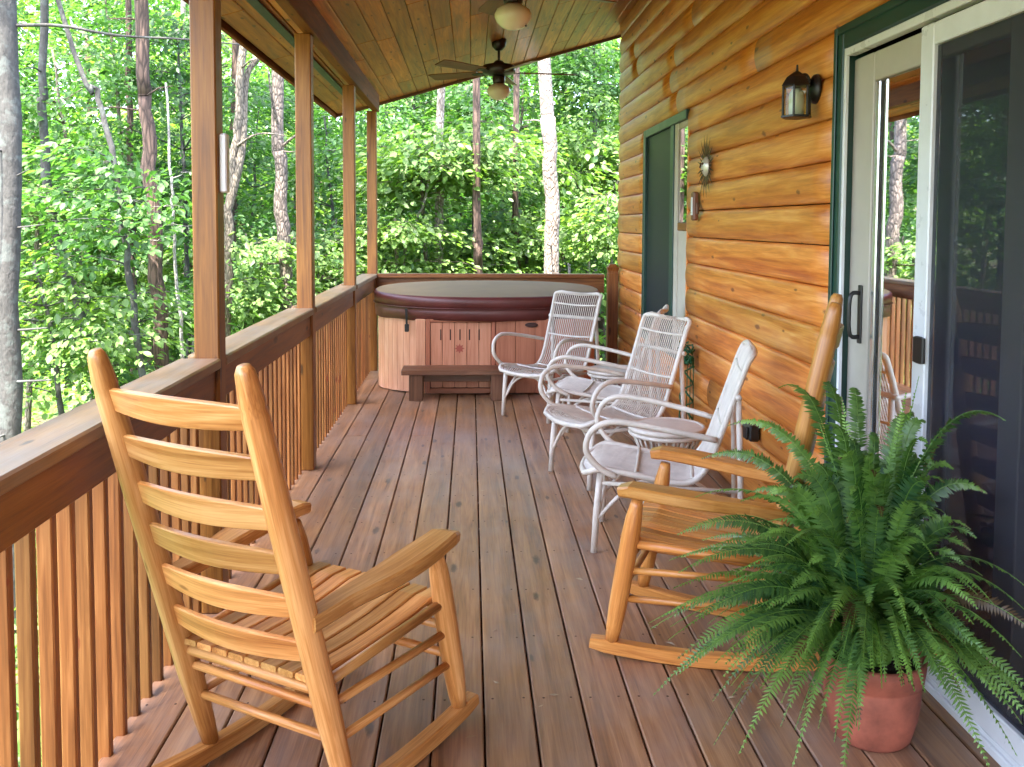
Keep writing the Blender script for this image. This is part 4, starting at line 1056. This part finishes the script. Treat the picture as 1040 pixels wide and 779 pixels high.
grow('sapling_tree', 'slender pale sapling bowing left above the front rocking chair', p, .038, .022, M['bark_grey'], M['leaf_mid'], [(ray_at(x, y, 9.4 + S.uniform(-.6, .4)), .42) for x, y in [(70, 195), (95, 180), (120, 205), (55, 225), (90, 230), (140, 215), (105, 165), (60, 260), (125, 240), (40, 200), (75, 150), (150, 190)]] + top_crown(p, 8, (1.2, 1.2, .8), .5), .105, 110, 'trees around the deck')
p = trunk_at(10.5, [(92, 362), (79, 310), (62, 255), (47, 180), (43, 110), (44, 30)], 9)
grow('hardwood_tree', 'grey crooked tree trunk just right of the lichen spotted trunk', p, .06, .04, M['bark_grey'], M['leaf_mid'], top_crown(p, 11, (2, 2, 1.4), .65), .12, 70, 'trees around the deck', dead=3)
p = trunk_at(10.0, [(187, 365), (180, 285), (175, 215), (172, 170)], 2.9)
grow('sapling_tree', 'straight thin pale sapling just left of the nearest porch post', p, .022, .012, M['bark_white'], M['leaf_mid'], [(ray_at(x, y, 10), .35) for x, y in [(165, 210), (185, 175), (160, 245), (190, 230)]], .10, 60, 'trees around the deck')
p = trunk_at(12.5, [(136, 300), (134, 210), (131, 120), (129, 20)], 10)
grow('hardwood_tree', 'thin dark upright trunk beside the thick brown one', p, .05, .035, M['bark_brown'], M['leaf_mid'], top_crown(p, 20, (1.8, 1.8, 1.6), .65), .13, 60, 'trees around the deck', dead=2)
p = trunk_at(10.5, [(230, 330), (232, 230), (234, 200), (240, 140), (246, 70)], 5.6)
grow('hardwood_tree', 'pale forked tree trunk seen between the first two porch posts', p, .06, .042, M['bark_tan'], M['leaf_mid'], top_crown(p, 16, (1.6, 1.6, 1.2), .6), .12, 60, 'trees around the deck', dead=2,
     extra=[([ray_at(234, 205, 10.5), ray_at(246, 150, 10.5), ray_at(250, 80, 10.6), ray_at(265, 55, 10.6)], .05, .03), ([ray_at(238, 150, 10.5), ray_at(262, 136, 10.3), ray_at(292, 138, 10.2)], .016, .005)])
p = trunk_at(13.5, [(236, 290), (237, 200), (238, 120), (240, 40)], 10)
grow('hardwood_tree', 'dark straight trunk close behind the pale forked tree', p, .075, .055, M['bark_brown'], M['leaf_dark'], top_crown(p, 11, (2, 2, 1.6), .7), .14, 60, 'trees around the deck')
p = trunk_at(10.8, [(292, 312), (287, 230), (284, 160), (281, 72)], 11)
grow('pine_tree', 'straight scaly barked pine trunk between the first and second porch posts', p, .082, .068, M['bark_pine'], M['leaf_dark'], top_crown(p, 13, (2.2, 2.2, 2), .75), .14, 60, 'trees around the deck', dead=4,
     extra=[([ray_at(283, 130, 10.8), ray_at(276, 100, 10.6), ray_at(272, 70, 10.5)], .02, .008), ([ray_at(285, 150, 10.8), ray_at(300, 138, 10.6), ray_at(318, 128, 10.5)], .02, .008)])
p = trunk_at(12.8, [(447, 276), (447, 180), (447, 89)], 13)
grow('hardwood_tree', 'tan trunk beyond the far railing, left of the ceiling fan', p, .062, .055, M['bark_pale'], M['leaf_light'], top_crown(p, 9, (2.4, 2.4, 2), .8), .15, 45, 'trees beyond the far railing', dead=2)
p = trunk_at(12.0, [(485, 276), (485, 240), (484, 205)], 11)
grow('hardwood_tree', 'short looking brown trunk beyond the railing above the middle of the tub', p, .065, .045, M['bark_brown'], M['leaf_light'], top_crown(p, 9, (2.2, 2.2, 1.8), .7), .14, 45, 'trees beyond the far railing')
p = trunk_at(13.2, [(525, 276), (524, 220), (524, 160)], 12)
grow('hardwood_tree', 'dark reddish trunk beyond the railing just left of the big pale trunk', p, .05, .042, M['bark_brown'], M['leaf_light'], top_crown(p, 9, (2.4, 2.4, 2), .8), .15, 45, 'trees beyond the far railing')
p = trunk_at(11.2, [(561, 276), (560, 200), (557, 120), (554, 60)], 14)
grow('pine_tree', 'big pale sunlit scaly trunk beyond the far railing beside the fan', p, .095, .08, M['bark_pale'], M['leaf_mid'], top_crown(p, 9, (2.4, 2.4, 2), .8), .14, 45, 'trees beyond the far railing', dead=3)
p = trunk_at(12.5, [(408, 276), (418, 240), (431, 201)], 2.6)
grow('sapling_tree', 'thin whitish sapling leaning right beyond the tub', p, .026, .012, M['bark_white'], M['leaf_light'], [(ray_at(x, y, 12.5), .45) for x, y in [(430, 190), (405, 205), (455, 205), (420, 225)]], .12, 60, 'trees beyond the far railing')
p = trunk_at(13, [(568, 276), (575, 250), (586, 225), (605, 205), (626, 188)], 2.8)
grow('sapling_tree', 'thin crooked sapling bending right beside the big pale trunk', p, .03, .012, M['bark_tan'], M['leaf_light'], [(ray_at(x, y, 13), .45) for x, y in [(610, 170), (590, 190), (622, 200), (600, 220), (580, 175), (618, 150)]], .12, 80, 'trees beyond the far railing')
p = [Vector((ray_at(599, 276, 13).x, 13, -2.2)), ray_at(599, 276, 13), ray_at(598, 236, 13)]
grow('tree_snag', 'bare whitish dead stem beyond the railing near the house corner', p, .028, .012, M['bark_white'], None, [], .1, 0, 'trees beyond the far railing', cat='dead tree')
p = [Vector((1.07, 9.6, -2.0)), Vector((1.14, 9.62, -.3)), Vector((1.12, 9.62, .35)), Vector((1.05, 9.6, .9)), Vector((1.03, 9.6, 1.0))]
grow('sapling_tree', 'pale leaning sapling right behind the railing gap beside the newel post', p, .022, .010, M['bark_white'], M['leaf_light'], [((1.25, 9.9, .55), .3), ((1.0, 10.0, .62), .3), ((1.3, 9.8, .2), .3), ((1.15, 10.1, .35), .3)], .10, 60, 'trees beyond the far railing')

# --- leafy understory trees: layered sprays (each one its own place and look)
def understory(x, y, Y, w, h, n, R, ls, per, lm, bark, label, group, dz=0, lean=0):
    c = ray_at(x, y, Y); g = gz(c.x, c.y); rs = random.Random(int(x * 7 + y * 3 + Y))
    path = [Vector((c.x + lean, c.y + .3, g - .1)), Vector((c.x + lean * .5, c.y + .25, (g + c.z) / 2)), Vector((c.x, c.y + .2, c.z)), Vector((c.x - lean * .3, c.y + .1, c.z + h * .8))]
    sp = ell((c.x, c.y, c.z), (w, w * .8, h), n, R, rs, .1)
    grow('understory_tree', label, path, .045, .012, bark, lm, sp, ls * .85, per * 1.3, group, six=True)
U1, U2 = 'leafy understory trees left of the deck', 'leafy understory trees beyond the far railing'
US = [
 (60, 150, 11.5, 1.1, 1.5, 26, .50, .115, 95, 'leaf_mid', 'mid green maple like understory tree behind the lichen spotted trunk', U1),
 (110, 60, 13.5, 1.5, 1.4, 28, .55, .12, 90, 'leaf_mid', 'understory tree filling the upper left under the bare branch', U1),
 (180, 120, 12.5, 1.2, 1.5, 26, .55, .12, 90, 'leaf_dark', 'deep green understory tree touching the left side of the nearest post', U1),
 (40, 330, 9.5, 1.1, .8, 22, .45, .11, 95, 'leaf_light', 'yellow green low understory tree at the bottom left behind the railing', U1),
 (130, 330, 10.5, 1.2, .9, 24, .45, .11, 95, 'leaf_mid', 'low leafy understory tree behind the front rocking chair post tip', U1),
 (255, 190, 15.0, 1.2, 1.6, 26, .55, .13, 90, 'leaf_mid', 'understory tree seen between the forked trunk and the scaly pine', U1),
 (245, 300, 12.0, .9, 1.0, 22, .45, .115, 90, 'leaf_mid', 'low understory tree just above the second railing section', U1),
 (335, 210, 14.0, 1.0, 1.7, 28, .5, .12, 95, 'leaf_mid', 'dense understory tree between the second and third porch posts', U1),
 (335, 270, 12.5, .9, .8, 20, .45, .12, 90, 'leaf_dark', 'low deep green bush like tree above the third railing section', U1),
 (372, 200, 16.0, .9, 1.8, 24, .5, .13, 90, 'leaf_mid', 'tall narrow understory tree between the third and corner posts', U1),
 (300, 120, 17.0, 1.3, 1.4, 22, .6, .14, 80, 'leaf_mid', 'understory tree high behind the scaly pine trunk', U1),
 (425, 165, 12.5, .95, .45, 20, .5, .14, 80, 'leaf_light', 'bright layered understory tree spreading left of the tan trunk', U2),
 (480, 165, 13.0, 1.0, .5, 22, .5, .14, 80, 'leaf_light', 'bright drooping layered understory tree under the ceiling fan', U2),
 (450, 235, 14.0, 1.2, .7, 22, .5, .13, 80, 'leaf_mid', 'mid green understory tree low above the tub cover', U2),
 (520, 245, 13.5, .9, .5, 18, .45, .14, 80, 'leaf_light', 'pale yellow green understory tree left of the big pale trunk near the railing', U2),
 (530, 130, 16.0, 1.3, 1.3, 26, .55, .14, 85, 'leaf_mid', 'understory tree behind the fan blades left of the big pale trunk', U2),
 (605, 150, 14.5, 1.0, .9, 26, .5, .14, 85, 'leaf_light', 'bright leafy understory tree right of the big pale trunk', U2),
 (605, 75, 15.5, 1.2, .8, 24, .55, .13, 85, 'leaf_mid', 'understory tree under the roof slope at the house corner', U2),
 (595, 245, 13.5, .9, .6, 20, .45, .12, 85, 'leaf_mid', 'low understory tree behind the bare whitish stem', U2),
 (402, 250, 12.0, .8, .45, 16, .42, .12, 90, 'leaf_light', 'low bright bush like tree at the left end of the far railing', U2),
 (468, 258, 12.8, .9, .4, 16, .42, .12, 90, 'leaf_light', 'low yellow green bush like tree just above the tub cover', U2),
 (535, 262, 13.0, .8, .4, 14, .42, .12, 90, 'leaf_light', 'low pale bush like tree at the foot of the dark reddish trunk', U2),
 (622, 235, 12.2, .6, .5, 14, .4, .12, 90, 'leaf_light', 'bright bush like tree squeezed against the house corner', U2),
 (318, 265, 11.5, .6, .5, 14, .4, .11, 95, 'leaf_light', 'small yellow green tree above the railing between the second and third posts', U1),
 (258, 285, 10.6, .5, .5, 14, .38, .11, 95, 'leaf_light', 'small yellow green tree low beside the scaly pine trunk', U1),
 (30, 230, 10.8, .9, .9, 20, .42, .11, 95, 'leaf_light', 'pale green understory tree crossing the middle of the left view edge', U1),
 (420, 110, 18.0, 1.6, 1.1, 24, .6, .15, 80, 'leaf_mid', 'understory tree high left under the edge of the porch roof', U2),
 (480, 130, 20.0, 1.6, 1.2, 26, .6, .15, 80, 'leaf_dark', 'deep green understory tree directly behind the far ceiling fan', U2),
]
for x, y, Y, w, h, n, R, ls, per, lm, lab, gp in US:
    understory(x, y, Y, w, h, n, R, ls, per, M[lm], M['bark_grey'] if S.random() < .5 else M['bark_tan'], lab, gp, lean=S.uniform(-.4, .4))
# trees nothing tells apart, further back
proto_b = None
for i in range(16):
    az = -.62 + i * .055 + S.uniform(-.02, .02); dist = S.uniform(20, 27)
    x, y = math.sin(az) * dist, math.cos(az) * dist; g = gz(x, y); h = S.uniform(8, 11)
    path = [Vector((x, y, g - .2)), Vector((x + S.uniform(-.3, .3), y, g + h * .4)), Vector((x + S.uniform(-.5, .5), y, g + h))]
    grow('forest_tree', 'tall green forest tree standing back among the others', path, .11, .05, M['bark_brown'] if i % 3 else M['bark_grey'], M['leaf_mid' if i % 2 else 'leaf_light'],
         ell((x, y, g + h * .55), (2.0, 2.0, h * .5), 52, .85, S, .1), .20, 46, 'tall forest trees standing back', six=False)

# --- woodland that reads as one mass, and the undergrowth
def mass(name, label, n, sampler, size, mat, cat='woodland'):
    P, Ln = sampler(n); m_ = len(P)
    D = np.stack([RNG.normal(0, .8, m_), RNG.normal(0, .8, m_), RNG.normal(-.3, .4, m_)], 1); Nn = np.stack([RNG.normal(0, .5, m_), RNG.normal(0, .5, m_), np.ones(m_)], 1)
    V, F, q = leaf_arrays(P, D, Nn, Ln * size, .6, False)
    # tone varies in clumps
    tn = np.clip(.5 + .25 * np.sin(P[:, 0] * 1.3 + 2 * np.sin(P[:, 2] * .9)) * np.sin(P[:, 2] * 1.7 + P[:, 1] * .6) + RNG.normal(0, .2, m_), 0, 1)
    o = fast_mesh(name, V, F, np.repeat(tn, q), mat); tag(o, label, cat, kind='stuff')
def far_s(n):
    K = 900; az = RNG.uniform(-1.25, .42, K); d = RNG.uniform(27, 44, K); g = np.array([gz(math.sin(a) * q, math.cos(a) * q) for a, q in zip(az, d)])
    zc = g + RNG.uniform(0, 1, K) ** 1.15 * 14.5; idx = RNG.integers(0, K, n); r = RNG.uniform(.9, 2.2, K)[idx]
    v = RNG.normal(0, .5, (n, 3)); v[:, 2] *= .5
    P = np.stack([np.sin(az[idx]) * d[idx], np.cos(az[idx]) * d[idx], zc[idx]], 1) + v * r[:, None]
    return P, RNG.uniform(.7, 1.3, n)
mass('woodland', 'distant green forest closing the view on all sides', 85000, far_s, .36, M['leaf_light'])
def und_s(n):
    az = RNG.uniform(-1.3, .35, n); d = RNG.uniform(3.0, 30, n) ; X, Y = np.sin(az) * d - 1.5, np.cos(az) * d + .5
    keep = (X < -2.0) | (Y > 10.0); X, Y = X[keep], Y[keep]
    cl = np.clip(.5 + .5 * np.sin(X * 1.1 + 3) * np.sin(Y * .9) + RNG.normal(0, .25, len(X)), .05, 1.3)
    Z = np.array([gz(a, b_) for a, b_ in zip(X, Y)]) + RNG.uniform(0, 1, len(X)) * cl * 1.0
    return np.stack([X, Y, Z], 1), RNG.uniform(.6, 1.3, len(X))
mass('undergrowth', 'low leafy undergrowth covering the slope below the deck', 60000, und_s, .15, M['leaf_light'], 'undergrowth')

# ------------------------------------------------------------------ light
SUN_EL, SUN_AZ = 68.0, 203.0     # azimuth clockwise from +Y: behind the camera and to the left
w = bpy.data.worlds.new('World'); scene.world = w; w.use_nodes = True; nt = w.node_tree; nt.nodes.clear()
sky = nt.nodes.new('ShaderNodeTexSky'); sky.sky_type = 'NISHITA'; sky.sun_disc = False
sky.sun_elevation = math.radians(SUN_EL); sky.sun_rotation = math.radians(SUN_AZ); sky.altitude = 300; sky.air_density = 1.0; sky.dust_density = 4.0; sky.ozone_density = 1.0
bg = nt.nodes.new('ShaderNodeBackground'); bg.inputs[1].default_value = .15
wo = nt.nodes.new('ShaderNodeOutputWorld'); nt.links.new(sky.outputs[0], bg.inputs[0]); nt.links.new(bg.outputs[0], wo.inputs[0])
sl_ = bpy.data.lights.new('sun', 'SUN'); sl_.energy = 2.6; sl_.angle = math.radians(.5); sl_.color = (1, .95, .86)
so = bpy.data.objects.new('sun', sl_); COL.objects.link(so)
el, az = math.radians(SUN_EL), math.radians(SUN_AZ)
d = -Vector((math.sin(az) * math.cos(el), math.cos(az) * math.cos(el), math.sin(el)))
so.rotation_euler = d.to_track_quat('-Z', 'Y').to_euler(); so.location = (-8, -8, 20)

vs = scene.view_settings; vs.view_transform = 'Standard'; vs.look = 'None'; vs.gamma = 1.0; vs.exposure = 3.65
try: vs.use_curve_mapping = False
except Exception: pass
cy = scene.cycles
cy.max_bounces = 8; cy.diffuse_bounces = 5; cy.glossy_bounces = 4; cy.transmission_bounces = 6; cy.transparent_max_bounces = 12
cy.use_denoising = True; cy.caustics_reflective = False; cy.caustics_refractive = False; cy.sample_clamp_indirect = 6.0
